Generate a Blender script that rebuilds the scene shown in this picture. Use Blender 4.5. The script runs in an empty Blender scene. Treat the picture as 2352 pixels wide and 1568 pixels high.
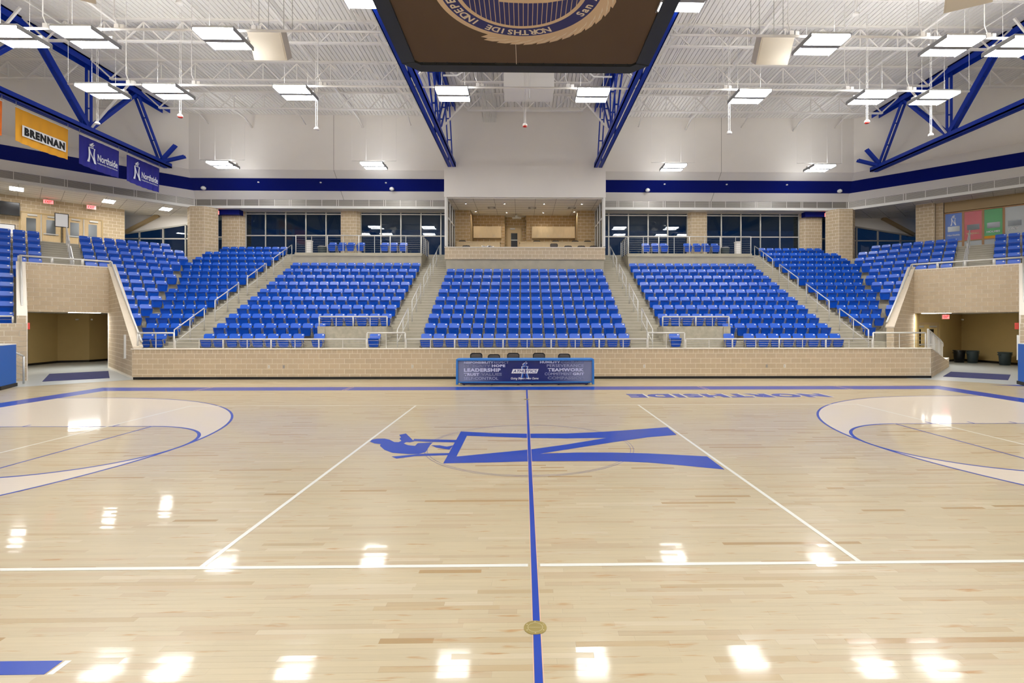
import bpy, math, random
from mathutils import Vector, Matrix
from mathutils.geometry import tessellate_polygon
random.seed(7)
R = math.radians
SC = bpy.context.scene
COL = SC.collection

# ---------------------------------------------------------------- camera, world, exposure
cam_d = bpy.data.cameras.new('camera'); cam = bpy.data.objects.new('camera', cam_d); COL.objects.link(cam)
cam.location = (-.06, 0, 2.19); cam.rotation_euler = (R(90), 0, R(-1.0))
cam_d.sensor_width = 36; cam_d.lens = 1153/2352*36
cam_d.shift_x = -(1224-1176)/2352; cam_d.shift_y = -(784-744)/2352
cam_d.clip_end = 300
SC.camera = cam
world = bpy.data.worlds.new('night_sky'); SC.world = world; world.use_nodes = True
world.node_tree.nodes['Background'].inputs[0].default_value = (.012, .045, .12, 1)
world.node_tree.nodes['Background'].inputs[1].default_value = .22
SC.view_settings.view_transform = 'Standard'; SC.view_settings.look = 'None'
SC.view_settings.gamma = 1; SC.view_settings.use_curve_mapping = False
SC.view_settings.exposure = 1.7
LAMP, ADDED_UPLIGHT = 17.0, 5.0          # strength of the high bay lamps, and of the top glow added for the deck
SC.cycles.max_bounces = 6; SC.cycles.diffuse_bounces = 4; SC.cycles.glossy_bounces = 2; SC.cycles.adaptive_threshold = .03
SC.cycles.transparent_max_bounces = 8; SC.cycles.caustics_reflective = False; SC.cycles.caustics_refractive = False
SC.cycles.sample_clamp_indirect = 6

# ---------------------------------------------------------------- materials
def lin(c):
    c = c/255
    return c/12.92 if c <= .04045 else ((c+.055)/1.055)**2.4
def rgb(r, g, b): return (lin(r), lin(g), lin(b), 1)
M = {}
def mat(name, col, rough=.5, metal=0, spec=.5, coat=0, noise=0, nscale=4, nstretch=None, bump=0, bscale=30, objvar=0, attr=False):
    m = bpy.data.materials.new(name); m.use_nodes = True; nt = m.node_tree; N = nt.nodes; L = nt.links
    b = N['Principled BSDF']
    b.inputs['Base Color'].default_value = col; b.inputs['Roughness'].default_value = rough
    b.inputs['Metallic'].default_value = metal; b.inputs['Specular IOR Level'].default_value = spec
    if coat: b.inputs['Coat Weight'].default_value = coat; b.inputs['Coat Roughness'].default_value = .07
    src = None
    if attr:
        a = N.new('ShaderNodeAttribute'); a.attribute_name = 'Col'; src = a.outputs['Color']
    val = None
    if noise:
        tc = N.new('ShaderNodeTexCoord'); mp = N.new('ShaderNodeMapping'); L.new(tc.outputs['Object'], mp.inputs[0])
        mp.inputs['Scale'].default_value = nstretch or (1, 1, 1)
        n = N.new('ShaderNodeTexNoise'); n.inputs['Scale'].default_value = nscale; n.inputs['Detail'].default_value = 5
        L.new(mp.outputs[0], n.inputs['Vector'])
        mr = N.new('ShaderNodeMapRange'); L.new(n.outputs['Fac'], mr.inputs[0])
        mr.inputs[1].default_value = .25; mr.inputs[2].default_value = .75
        mr.inputs[3].default_value = 1-noise; mr.inputs[4].default_value = 1+noise; val = mr.outputs[0]
    if objvar:
        o = N.new('ShaderNodeObjectInfo'); mr = N.new('ShaderNodeMapRange'); L.new(o.outputs['Random'], mr.inputs[0])
        mr.inputs[3].default_value = 1-objvar; mr.inputs[4].default_value = 1+objvar
        if val:
            mu = N.new('ShaderNodeMath'); mu.operation = 'MULTIPLY'; L.new(val, mu.inputs[0]); L.new(mr.outputs[0], mu.inputs[1]); val = mu.outputs[0]
        else: val = mr.outputs[0]
    if val:
        vm = N.new('ShaderNodeVectorMath'); vm.operation = 'SCALE'
        if src: L.new(src, vm.inputs[0])
        else: vm.inputs[0].default_value = col[:3]
        L.new(val, vm.inputs['Scale']); L.new(vm.outputs[0], b.inputs['Base Color'])
    elif src: L.new(src, b.inputs['Base Color'])
    if bump:
        tc = N.new('ShaderNodeTexCoord'); n = N.new('ShaderNodeTexNoise'); n.inputs['Scale'].default_value = bscale; n.inputs['Detail'].default_value = 4
        L.new(tc.outputs['Object'], n.inputs['Vector'])
        bp = N.new('ShaderNodeBump'); bp.inputs['Strength'].default_value = bump; bp.inputs['Distance'].default_value = .01
        L.new(n.outputs['Fac'], bp.inputs['Height']); L.new(bp.outputs[0], b.inputs['Normal'])
    M[name] = m
    return m
def emit(name, col, s):
    m = bpy.data.materials.new(name); m.use_nodes = True
    b = m.node_tree.nodes['Principled BSDF']
    b.inputs['Base Color'].default_value = (.8, .8, .8, 1)
    b.inputs['Emission Color'].default_value = col; b.inputs['Emission Strength'].default_value = s
    M[name] = m
def see_through(name, tint, refl, rough=.01, base=None, basefac=0.):
    """pane: clear (tinted) with a fresnel reflection; base = weight of an own diffuse colour (mesh cloth, printed film)"""
    m = bpy.data.materials.new(name); m.use_nodes = True; nt = m.node_tree; N = nt.nodes; L = nt.links
    N.remove(N['Principled BSDF']); out = N['Material Output']
    t = N.new('ShaderNodeBsdfTransparent'); t.inputs[0].default_value = tint
    cur = t.outputs[0]
    if base:
        d = N.new('ShaderNodeBsdfDiffuse'); d.inputs[0].default_value = base
        mx = N.new('ShaderNodeMixShader'); mx.inputs[0].default_value = basefac; L.new(cur, mx.inputs[1]); L.new(d.outputs[0], mx.inputs[2]); cur = mx.outputs[0]
    if refl:
        g = N.new('ShaderNodeBsdfGlossy'); g.inputs['Roughness'].default_value = rough
        lw = N.new('ShaderNodeFresnel'); lw.inputs[0].default_value = 1.5
        ml = N.new('ShaderNodeMath'); ml.operation = 'MULTIPLY'; ml.inputs[1].default_value = refl; L.new(lw.outputs[0], ml.inputs[0])
        mx = N.new('ShaderNodeMixShader'); L.new(ml.outputs[0], mx.inputs[0]); L.new(cur, mx.inputs[1]); L.new(g.outputs[0], mx.inputs[2]); cur = mx.outputs[0]
    L.new(cur, out.inputs[0]); M[name] = m

mat('white_wall', rgb(238, 233, 226), .8, noise=.02, nscale=.6)
mat('white_deck', rgb(238, 235, 230), .55)
mat('white_steel', rgb(240, 237, 232), .5)
mat('white_paint', rgb(226, 224, 218), .45)
mat('band_blue', rgb(1, 20, 112), .6, spec=.2)
mat('truss_blue', rgb(4, 50, 168), .45, spec=.3)
mat('grille', rgb(176, 170, 162), .4, metal=.3)
mat('grille_dark', rgb(138, 133, 127), .6)
mat('block', rgb(198, 179, 150), .85, noise=.05, nscale=9, objvar=.045)
mat('block_attr', rgb(198, 179, 150), .85, noise=.05, nscale=9, attr=True)
mat('mortar', rgb(240, 231, 216), .9)
mat('coping_tan', rgb(210, 196, 174), .85, noise=.04, nscale=5)
mat('concrete', rgb(176, 169, 151), .85, noise=.10, nscale=2.2)
mat('concrete_light', rgb(196, 190, 174), .85, noise=.06, nscale=3)
mat('concrete_mottled', rgb(178, 171, 152), .85, noise=.16, nscale=7)
mat('tunnel_paint', rgb(190, 166, 112), .7, noise=.03, nscale=2)
mat('tunnel_floor', rgb(176, 180, 178), .35, noise=.05, nscale=1.5)
mat('black_base', rgb(16, 12, 12), .5)
mat('seat_blue', rgb(14, 92, 208), .36, spec=.8)
mat('seat_blue_shaded', rgb(6, 80, 198), .3, spec=.5)  # same plastic as the backrests, shade put into a darker colour
mat('seat_steel', rgb(160, 154, 140), .4, metal=.25)
mat('plate_white', rgb(235, 235, 232), .35)
mat('rail_white', rgb(214, 211, 203), .35, metal=.1)
mat('rail_grey', rgb(206, 204, 198), .35, metal=.15)
mat('cable', rgb(150, 148, 142), .35, metal=.5)
mat('plank', rgb(214, 190, 150), .34, coat=.32, spec=.3, noise=.045, nscale=2.2, nstretch=(1, 26, 1), attr=True)
def brown_streaks(m, sx, sy, lo, hi, col, amount):      # mineral streaks in maple, drawn out along the strips
    nt = M[m].node_tree; N = nt.nodes; L = nt.links; b = N['Principled BSDF']; src = b.inputs['Base Color'].links[0].from_socket
    tc = N.new('ShaderNodeTexCoord'); mp = N.new('ShaderNodeMapping'); mp.inputs['Scale'].default_value = (sx, sy, 1); L.new(tc.outputs['Object'], mp.inputs[0])
    n = N.new('ShaderNodeTexNoise'); n.inputs['Scale'].default_value = 1; n.inputs['Detail'].default_value = 3; n.inputs['Roughness'].default_value = .6; L.new(mp.outputs[0], n.inputs['Vector'])
    mr = N.new('ShaderNodeMapRange'); mr.inputs[1].default_value = lo; mr.inputs[2].default_value = hi; mr.inputs[4].default_value = amount; L.new(n.outputs['Fac'], mr.inputs[0])
    mx_ = N.new('ShaderNodeMix'); mx_.data_type = 'RGBA'; mx_.inputs[7].default_value = col; L.new(src, mx_.inputs[6]); L.new(mr.outputs[0], mx_.inputs[0]); L.new(mx_.outputs[2], b.inputs['Base Color'])
brown_streaks('plank', 2.4, 21, .60, .74, rgb(172, 124, 66), .8)
mat('court_blue', rgb(0, 58, 166), .34, coat=.32, spec=.3)
mat('court_white', rgb(224, 224, 216), .34, coat=.32, spec=.3)
mat('court_pale', rgb(213, 200, 181), .34, coat=.32, spec=.3, noise=.035, nscale=2.2, nstretch=(1, 26, 1))
mat('court_edge', rgb(224, 186, 160), .34, coat=.32, spec=.3)
mat('brass', rgb(172, 154, 92), .35, metal=.7)
mat('brass_line', rgb(214, 204, 160), .35, metal=.5)
mat('pad_blue', rgb(30, 98, 190), .5)
mat('mat_navy', rgb(44, 48, 96), .95, bump=.3, bscale=120)
mat('table_blue', rgb(38, 120, 200), .4)
mat('table_face', rgb(22, 40, 112), .25, spec=.5)
def printed_gradient(m, c0, c1, half):       # print that fades from the middle of the panel to its ends
    nt = M[m].node_tree; N = nt.nodes; L = nt.links
    tc = N.new('ShaderNodeTexCoord'); sx = N.new('ShaderNodeSeparateXYZ'); ab = N.new('ShaderNodeMath'); ab.operation = 'ABSOLUTE'
    L.new(tc.outputs['Object'], sx.inputs[0]); L.new(sx.outputs['X'], ab.inputs[0])
    mr = N.new('ShaderNodeMapRange'); mr.inputs[2].default_value = half; mr.interpolation_type = 'SMOOTHSTEP'; mr.inputs[1].default_value = .7; L.new(ab.outputs[0], mr.inputs[0])
    mx_ = N.new('ShaderNodeMix'); mx_.data_type = 'RGBA'; mx_.inputs[6].default_value = c0; mx_.inputs[7].default_value = c1
    L.new(mr.outputs[0], mx_.inputs[0]); L.new(mx_.outputs[2], N['Principled BSDF'].inputs['Base Color'])
printed_gradient('table_face', rgb(16, 34, 112), rgb(134, 140, 172), 2.6)
mat('fixture_grey', rgb(150, 151, 152), .5)
mat('letter_bold', rgb(200, 204, 236), .5)
mat('letter_thin', rgb(168, 175, 214), .5)
mat('letter_white', rgb(232, 234, 240), .5)
mat('chair_black', rgb(22, 21, 21), .5)
mat('chair_mesh', rgb(98, 90, 84), .7)
mat('wood_pale', rgb(206, 182, 142), .45, noise=.05, nscale=3, nstretch=(6, 6, 1))
mat('wood_door', rgb(204, 178, 134), .45, noise=.04, nscale=3, nstretch=(6, 6, 1))
mat('door_frame', rgb(186, 160, 112), .5)
mat('closer_grey', rgb(190, 188, 182), .35, metal=.5)
mat('tile_white', rgb(238, 233, 224), .8)
mat('tile_line', rgb(150, 144, 134), .8)
mat('tan_beam', rgb(176, 152, 112), .7)
mat('dark_frame', rgb(56, 57, 52), .4, metal=.3)
mat('screen_black', rgb(10, 10, 11), .2)
mat('speaker_cream', rgb(218, 208, 190), .6)
mat('bin_grey', rgb(58, 72, 76), .6)
mat('bin_black', rgb(14, 13, 13), .35)
mat('banner_yellow', rgb(232, 166, 44), .8)
mat('banner_orange', rgb(236, 116, 30), .8)
mat('banner_navy', rgb(34, 34, 140), .75)
mat('ink_black', rgb(14, 12, 14), .7)
mat('ink_white', rgb(236, 236, 236), .7)
mat('seal_tan', rgb(226, 196, 156), .85)
mat('seal_highlight', rgb(238, 220, 192), .85)
mat('seal_navy', rgb(62, 62, 112), .85)
mat('panel_red', rgb(196, 34, 46), .3)
mat('panel_green', rgb(16, 158, 56), .3)
mat('panel_silver', rgb(184, 190, 190), .3)
mat('panel_navy_blue', rgb(18, 92, 190), .3)
mat('panel_frame', rgb(170, 120, 60), .4)
mat('panel_grey_glass', rgb(96, 100, 102), .12)
mat('alarm_red', rgb(200, 40, 20), .4)
mat('paper_white', rgb(236, 236, 238), .7)
mat('outlet_white', rgb(232, 228, 218), .4)
mat('lamp_housing', rgb(206, 206, 204), .35, metal=.3)
mat('aluminium', rgb(196, 192, 182), .4, metal=.25)
emit('lamp_glow', (.98, .985, .985, 1), LAMP)
emit('added_uplight_glow', (.98, .985, .985, 1), ADDED_UPLIGHT)  # upward glow added to brighten deck and upper walls
emit('soffit_glow', (1, .985, .96, 1), 15)
emit('tunnel_glow', (1, .985, .96, 1), 13)
emit('exit_red', (1, .02, .03, 1), 1.3)
emit('spot_glow', (1, .92, .8, 1), 380)
see_through('night_glass', (.55, .62, .68, 1), .9)
see_through('clear_glass', (.93, .95, .95, 1), 1.0)
see_through('scrim_cloth', (.5, .46, .42, 1), 0, base=rgb(116, 97, 80), basefac=.8)

# ---------------------------------------------------------------- mesh builder
V = Vector
class MB:
    def __init__(s): s.v = []; s.f = []; s.c = []; s.mi = []; s.col = None; s.m = 0
    def add(s, vs, fs):
        o = len(s.v); s.v += [tuple(v) for v in vs]
        for f in fs: s.f.append([i+o for i in f]); s.c.append(s.col); s.mi.append(s.m)
        return s
    def box(s, x0, x1, y0, y1, z0, z1):
        return s.add([(x0,y0,z0),(x1,y0,z0),(x1,y1,z0),(x0,y1,z0),(x0,y0,z1),(x1,y0,z1),(x1,y1,z1),(x0,y1,z1)],
                     [(0,3,2,1),(4,5,6,7),(0,1,5,4),(1,2,6,5),(2,3,7,6),(3,0,4,7)])
    def obox(s, c, a, b, d):
        c, a, b, d = V(c), V(a), V(b), V(d)
        return s.add([c-a-b-d, c+a-b-d, c+a+b-d, c-a+b-d, c-a-b+d, c+a-b+d, c+a+b+d, c-a+b+d],
                     [(0,3,2,1),(4,5,6,7),(0,1,5,4),(1,2,6,5),(2,3,7,6),(3,0,4,7)])
    def bar(s, p, q, w, h, up=(0, 0, 1)):
        p, q = V(p), V(q); d = q-p; u = V(up); r = d.cross(u)
        if r.length < 1e-6: r = d.cross(V((0, 1, 0)))
        r.normalize(); u = r.cross(d).normalized()
        return s.obox((p+q)/2, r*w/2, d/2, u*h/2)
    def tube(s, pts, r, n=8, cap=True):
        pts = [V(p) for p in pts]; rings = []; vs = []; fs = []
        prev = None
        for i, p in enumerate(pts):
            d = (pts[min(i+1, len(pts)-1)]-pts[max(i-1, 0)]).normalized()
            if prev is None:
                a = d.cross(V((0, 0, 1)))
                if a.length < 1e-3: a = d.cross(V((0, 1, 0)))
            else: a = prev-d*prev.dot(d)
            a.normalize(); b = d.cross(a); prev = a
            rr = r[i] if isinstance(r, (list, tuple)) else r
            vs += [p+(a*math.cos(2*math.pi*k/n)+b*math.sin(2*math.pi*k/n))*rr for k in range(n)]
        for i in range(len(pts)-1):
            for k in range(n):
                k2 = (k+1) % n; fs.append((i*n+k, i*n+k2, (i+1)*n+k2, (i+1)*n+k))
        if cap: fs.append(tuple(range(n))[::-1]); fs.append(tuple(range((len(pts)-1)*n, len(pts)*n)))
        return s.add(vs, fs)
    def lathe(s, c, prof, n=20):
        c = V(c); vs = []; fs = []
        for r, z in prof: vs += [c+V((r*math.cos(2*math.pi*k/n), r*math.sin(2*math.pi*k/n), z)) for k in range(n)]
        for i in range(len(prof)-1):
            for k in range(n):
                k2 = (k+1) % n; fs.append((i*n+k, i*n+k2, (i+1)*n+k2, (i+1)*n+k))
        fs.append(tuple(range(n))[::-1]); fs.append(tuple(range((len(prof)-1)*n, len(prof)*n)))
        return s.add(vs, fs)
    def prism(s, poly, fn, d):
        """poly: 2D outline; fn maps (a, b) to 3D; d: thickness vector"""
        d = V(d); n = len(poly); a = [V(fn(*p)) for p in poly]; vs = a+[p+d for p in a]
        fs = [tuple(range(n))[::-1], tuple(range(n, 2*n))]+[(i, (i+1) % n, n+(i+1) % n, n+i) for i in range(n)]
        return s.add(vs, fs)
    def flat(s, loops, fn):
        """flat shape with holes: first loop outer, others holes"""
        vs = [V((p[0], p[1], 0)) for l in loops for p in l]
        tri = tessellate_polygon([[V((p[0], p[1], 0)) for p in l] for l in loops])
        return s.add([fn(v[0], v[1]) for v in vs], [tuple(t) for t in tri])
    def mesh(s, name, mats, smooth=False):
        me = bpy.data.meshes.new(name); me.from_pydata(s.v, [], s.f)
        mats = mats if isinstance(mats, (list, tuple)) else [mats]
        for m in mats: me.materials.append(M[m])
        if any(s.mi): me.polygons.foreach_set('material_index', s.mi)
        if any(c is not None for c in s.c):
            at = me.color_attributes.new('Col', 'FLOAT_COLOR', 'CORNER'); buf = []
            for f, c in zip(s.f, s.c): buf += list(c or (1, 1, 1, 1))*len(f)
            at.data.foreach_set('color', buf)
        if smooth: me.polygons.foreach_set('use_smooth', [True]*len(me.polygons))
        me.update()
        return me
    def build(s, name, mats, parent=None, smooth=False, **kw):
        return link(name, s.mesh(name, mats, smooth), parent, **kw)
def link(name, me, parent=None, **kw):
    o = bpy.data.objects.new(name, me); COL.objects.link(o)
    if parent: o.parent = parent
    for k, v in kw.items(): o[k] = v
    return o
def empty(name, loc, label, cat, group=None, rz=0):
    o = bpy.data.objects.new(name, None); COL.objects.link(o); o.location = loc; o.rotation_euler = (0, 0, rz)
    o['label'] = label; o['category'] = cat
    if group: o['group'] = group
    return o
def tag(o, label, cat, group=None):
    o['label'] = label; o['category'] = cat
    if group: o['group'] = group
    return o
def struct(o, label=None):
    o['kind'] = 'structure'
    if label: o['label'] = label
    return o
def dup(root, loc, rz=0, label=None, group=None):
    r = root.copy(); COL.objects.link(r); r.location = loc; r.rotation_euler = (0, 0, rz)
    if label: r['label'] = label
    if group: r['group'] = group
    for ch in list(root.children):
        c = ch.copy(); COL.objects.link(c); c.parent = r
        for g in list(ch.children):
            d = g.copy(); COL.objects.link(d); d.parent = c
    return r
ORD = 'zeroth first second third fourth fifth sixth seventh eighth ninth tenth eleventh twelfth thirteenth fourteenth fifteenth sixteenth seventeenth eighteenth'.split()

# lettering: mesh made from the built-in font, fitted to a box w x h
def text_mesh(name, body, w, h, m, bold=0, shear=0, outline=0, depth=.002, spacing=1):
    cu = bpy.data.curves.new('lettering', 'FONT'); cu.body = body; cu.size = 1; cu.offset = bold; cu.shear = shear
    cu.space_character = spacing; cu.resolution_u = 3
    if outline: cu.fill_mode = 'NONE'; cu.bevel_depth = outline; cu.bevel_resolution = 0
    else: cu.fill_mode = 'FRONT'
    ob = bpy.data.objects.new('lettering', cu)
    me = bpy.data.meshes.new_from_object(ob)
    bpy.data.objects.remove(ob); bpy.data.curves.remove(cu)
    xs = [v.co.x for v in me.vertices]; ys = [v.co.y for v in me.vertices]
    if not xs: return me
    x0, x1, y0, y1 = min(xs), max(xs), min(ys), max(ys)
    for v in me.vertices:
        v.co = ((v.co.x-x0)/(x1-x0)*w if w else (v.co.x-x0)*h/(y1-y0), (v.co.y-y0)/(y1-y0)*h, v.co.z*h/(y1-y0) if outline else 0)
    me.materials.clear(); me.materials.append(M[m]); me.name = name
    return me
def place(name, me, parent, o, right, up, **kw):
    """puts a flat mesh (x right, y up) at o in the plane of right/up"""
    ob = link(name, me, parent, **kw); r, u = V(right).normalized(), V(up).normalized(); n = r.cross(u)
    ob.matrix_local = Matrix(((r.x, u.x, n.x, o[0]), (r.y, u.y, n.y, o[1]), (r.z, u.z, n.z, o[2]), (0, 0, 0, 1)))
    return ob

# ---------------------------------------------------------------- plan of the hall (metres, camera stands at y = 0)
FRONT = 20.04                      # front wall of the stand
MX = 15.87                         # corner of the front line
S45 = math.sqrt(.5)
T0, DR, RISE, Z0 = 21.65, .914, .45, .957   # first row, tread, rise, first tread level
def mx(y): return MX+.4142*(y-FRONT)
def rowy(k): return T0+DR*k
def rowz(k): return Z0+RISE*k
def diag(side, L, s):              # corner frame: L along the corner front, s outwards
    return (side*(MX+S45*L+S45*s), FRONT-S45*L+S45*s)
UP_Y, SOF_Y, WIN_Y, BOX_Y = 30.5, 32.2, 33.2, 29.2
CONC, SOF_Z, DECK = 6.5, 9.56, 14.8
COURT_X, COURT_Y = .03, 9.06
# ---------------------------------------------------------------- floor of maple strips
floor = MB().box(-19.5, 19.5, -14, 20.3, -.3, -.012).build('floor', 'plank')
floor.data.color_attributes.new('Col', 'FLOAT_COLOR', 'CORNER')
floor.data.color_attributes['Col'].data.foreach_set('color', list(rgb(214, 190, 150))*24)
struct(floor, 'polished maple strip floor of the basketball court')
PW = .0572
def plank_col():
    t = random.random(); b = random.uniform(.96, 1.04)*.87
    if t < .74: c = (201, 185, 151)
    elif t < .86: c = (196, 176, 142)
    elif t < .91: c = (193, 171, 133)
    elif t < .975: c = (207, 192, 161)
    else: c = (178, 148, 102)
    return tuple(lin(x)*b for x in c)+(1,)
rest = MB(); near = []
y = 2.2
while y < FRONT+.02:
    half = min(19.0, y*1.12+2.0); x = -half-random.random()
    while x < half:
        l = min(max(random.gauss(.7, .4), .22), 1.9); c = plank_col()
        a = random.uniform(-1, 1)*2.0e-4; b = random.uniform(-1, 1)*6e-5; dz = random.uniform(-6e-5, 6e-5)
        vis = 3.02 < y and abs(x+l/2) < y*1.04+.3
        if vis and len(near) < 300: near.append((x, y, l, c, a, b, dz))
        else:
            rest.col = c
            rest.add([(x, y, dz-a-b), (x+l, y, dz-a+b), (x+l, y+PW, dz+a+b), (x, y+PW, dz+a-b)], [(0, 1, 2, 3)])
        x += l
    y += PW
o = rest.build('plank_field', 'plank', floor); o['kind'] = 'stuff'
for x, y, l, c, a, b, dz in near:
    m = MB(); m.col = c; g = .00025
    m.add([(x+g, y+g, -.012), (x+l-g, y+g, -.012), (x+l-g, y+PW-g, -.012), (x+g, y+PW-g, -.012),
           (x+g, y+g, dz-a-b), (x+l-g, y+g, dz-a+b), (x+l-g, y+PW-g, dz+a+b), (x+g, y+PW-g, dz+a-b)],
          [(4,5,6,7),(0,1,5,4),(1,2,6,5),(2,3,7,6),(3,0,4,7)])
    m.build('plank', 'plank', floor)
m = MB(); m.col = rgb(190, 174, 143); m.add([(-19, -14, 0), (19, -14, 0), (19, 2.2, 0), (-19, 2.2, 0)], [(0, 1, 2, 3)]); m.build('plank_field', 'plank', floor)['kind'] = 'stuff'

# ---------------------------------------------------------------- painted court markings (parts of the floor)
def mark(name, loops, m, z=.0012, label=None):
    b = MB()
    if isinstance(loops[0][0], (int, float)): loops = [loops]
    b.flat(loops, lambda x, y: (x+COURT_X, y, z))
    o = b.build(name, m, floor)
    if label: o['label'] = label
    return o
def rect(x0, x1, y0, y1): return [(x0, y0), (x1, y0), (x1, y1), (x0, y1)]
def ring(cx, cy, r0, r1, a0, a1, n=64):
    A = [R(a0+(a1-a0)*i/n) for i in range(n+1)]
    return [(cx+r1*math.cos(a), cy+r1*math.sin(a)) for a in A]+[(cx+r0*math.cos(a), cy+r0*math.sin(a)) for a in reversed(A)]
lw = .026
# boundary band
mark('boundary_band', [rect(-14.62, 14.62, COURT_Y-8.5, COURT_Y+8.5), rect(-13.85, 13.85, COURT_Y-7.62, COURT_Y+7.62)[::-1]], 'court_blue', label='wide blue boundary band of the court')
for x in (-10.9, -6.05, 6.05, 10.9):
    for d in (-.05, .05): mark('bench_line', rect(x+d-.012, x+d+.012, COURT_Y+7.60, COURT_Y+8.51), 'court_edge', .0022)
# three point zones, lanes, free throw circles
for s in (-1, 1):
    bx, ft, R3 = 12.25, 8.06, 6.02
    A = [R(90+180*i/60) for i in range(61)]
    outer = [(13.85, COURT_Y+R3)]+[(bx+R3*math.cos(a), COURT_Y+R3*math.sin(a)) for a in A]+[(13.85, COURT_Y-R3)]
    inner = [(13.85, COURT_Y-1.83)]+[(ft+1.83*math.cos(a), COURT_Y+1.83*math.sin(a)) for a in reversed(A)]+[(13.85, COURT_Y+1.83)]
    mark('three_point_zone', [(s*x, y) for x, y in outer+inner], 'court_pale', .0006, 'pale stained zone inside the three point arc')
    arc = [(13.85, COURT_Y+R3+lw)]+[(bx+(R3+lw)*math.cos(a), COURT_Y+(R3+lw)*math.sin(a)) for a in A]+[(13.85, COURT_Y-R3-lw)]
    arc += [(13.85, COURT_Y-R3+lw)]+[(bx+(R3-lw)*math.cos(a), COURT_Y+(R3-lw)*math.sin(a)) for a in reversed(A)]+[(13.85, COURT_Y+R3-lw)]
    mark('three_point_line', [(s*x, y) for x, y in arc], 'court_blue')
    mark('free_throw_arc', [(s*x, y) for x, y in ring(ft, COURT_Y, 1.80, 1.86, 90, 270)], 'court_blue', .00145)
    for yy in (-1.83, 1.83): mark('lane_line', [(s*x, y) for x, y in rect(ft, 13.85, COURT_Y+yy-lw*.8, COURT_Y+yy+lw*.8)], 'court_blue', .00165)
    mark('free_throw_line', [(s*x, y) for x, y in rect(ft-lw*.8, ft+lw*.8, COURT_Y-1.83, COURT_Y+1.83)], 'court_blue', .0013)
    for k in range(3):
        xx = 8.9+k*.95
        mark('lane_tick', [(s*x, y) for x, y in rect(xx-.025, xx+.025, COURT_Y+1.83, COURT_Y+2.03)], 'court_blue', .0014)
# volleyball court in white
for yy in (-4.5, 4.5):
    gap = .055
    for a, b in ((-9.03, -gap), (gap, 9.03)): mark('volleyball_sideline', rect(a, b, COURT_Y+yy-.026, COURT_Y+yy+.026), 'court_white', .0018)
for x in (-9, -3, 3, 9): mark('volleyball_line', rect(x-.025, x+.025, COURT_Y-4.5, COURT_Y+4.5), 'court_white', .0021)
# centre line, circle, plates
mark('centre_line', rect(-.025, .025, 1.5, COURT_Y+7.62), 'court_blue', .0026, 'blue centre line')
for d in (-.0305, .0305): mark('centre_line_edge', rect(d-.003, d+.003, 1.5, COURT_Y+7.62), 'court_edge', .0024)
for r in (1.80, 1.85): mark('centre_circle', [ring(0, COURT_Y, r-.003, r+.003, 0, 359.99, 120)[:121], ring(0, COURT_Y, r-.003, r+.003, 0, 359.99, 120)[121:]], 'court_blue', .0022)
mark('corner_stripe', rect(-8, -3.09, 3.19, 3.32), 'court_blue')
mark('corner_stripe_end', rect(-3.075, -3.035, 3.19, 3.32), 'court_white')
mark('floor_tape', [(18.6, 17.05), (16.6, 17.75), (18.6, 17.75)], 'court_blue', .0012)
# big letter emblem with torch
EMB = [[[(-1.352,10.269),(-.695,10.093),(-.007,10.032),(.785,10.034),(1.438,10.154),(2.122,10.345),(2.985,10.613),(2.956,9.869),(2.32,9.664),(1.639,9.3),(.873,8.863),(.208,8.477),(.84,8.547),(1.44,8.537),(2.025,8.468),(2.53,8.357),(2.968,8.26),(2.958,7.506),(2.391,7.732),(1.887,7.909),(1.345,8.0),(.643,8.012),(.053,8.012),(-.616,7.953),(-1.331,7.915)],
        [(-1.18,9.863),(-.026,9.66),(.749,9.602),(1.524,9.633),(.742,9.138),(.063,8.777),(-1.179,8.321)]],
       [[(-2.937,9.408),(-2.942,9.564),(-2.863,9.636),(-2.733,9.648),(-2.609,9.558),(-2.467,9.358),(-2.392,9.356),(-2.358,9.454),(-2.443,9.629),(-2.439,9.748),(-2.53,9.965),(-2.425,10.09),(-2.111,9.407),(-2.174,9.325),(-2.245,9.354),(-2.268,9.244),(-2.157,9.109),(-2.021,9.067),(-2.016,9.267),(-1.876,9.292),(-1.751,9.317),(-1.759,9.102),(-1.746,8.628),(-1.837,8.49),(-2.015,8.493),(-2.303,8.579),(-2.494,8.785),(-2.654,9.078),(-2.676,9.211),(-2.8,9.254)]],
       [[(-2.255,8.34),(-2.134,8.207),(-1.867,8.355),(-1.309,8.412),(-1.299,8.549),(-1.725,8.522),(-1.918,8.457)]],
       [[(-2.155,9.609),(-1.322,9.507),(-1.328,9.31),(-1.756,9.345),(-2.15,9.436)]],
       [[(-1.744,9.102),(-1.585,9.099),(-1.442,8.992),(-1.337,9.095),(-1.363,8.777),(-1.619,8.931)]]]
b = MB()
for i, l in enumerate(EMB): b.flat(l, lambda x, y: (x, y, .0015+.00012*i))
b.build('court_emblem', 'court_blue', floor, label='giant blue letter N with torch flame painted across centre court')
def emblem(fn):           # the same emblem upright: unit height 1, centred
    b = MB()
    for l in EMB: b.flat([[((y-9.06)/5.93, (.02-x)/5.93) for x, y in q] for q in l], fn)
    return b
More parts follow.
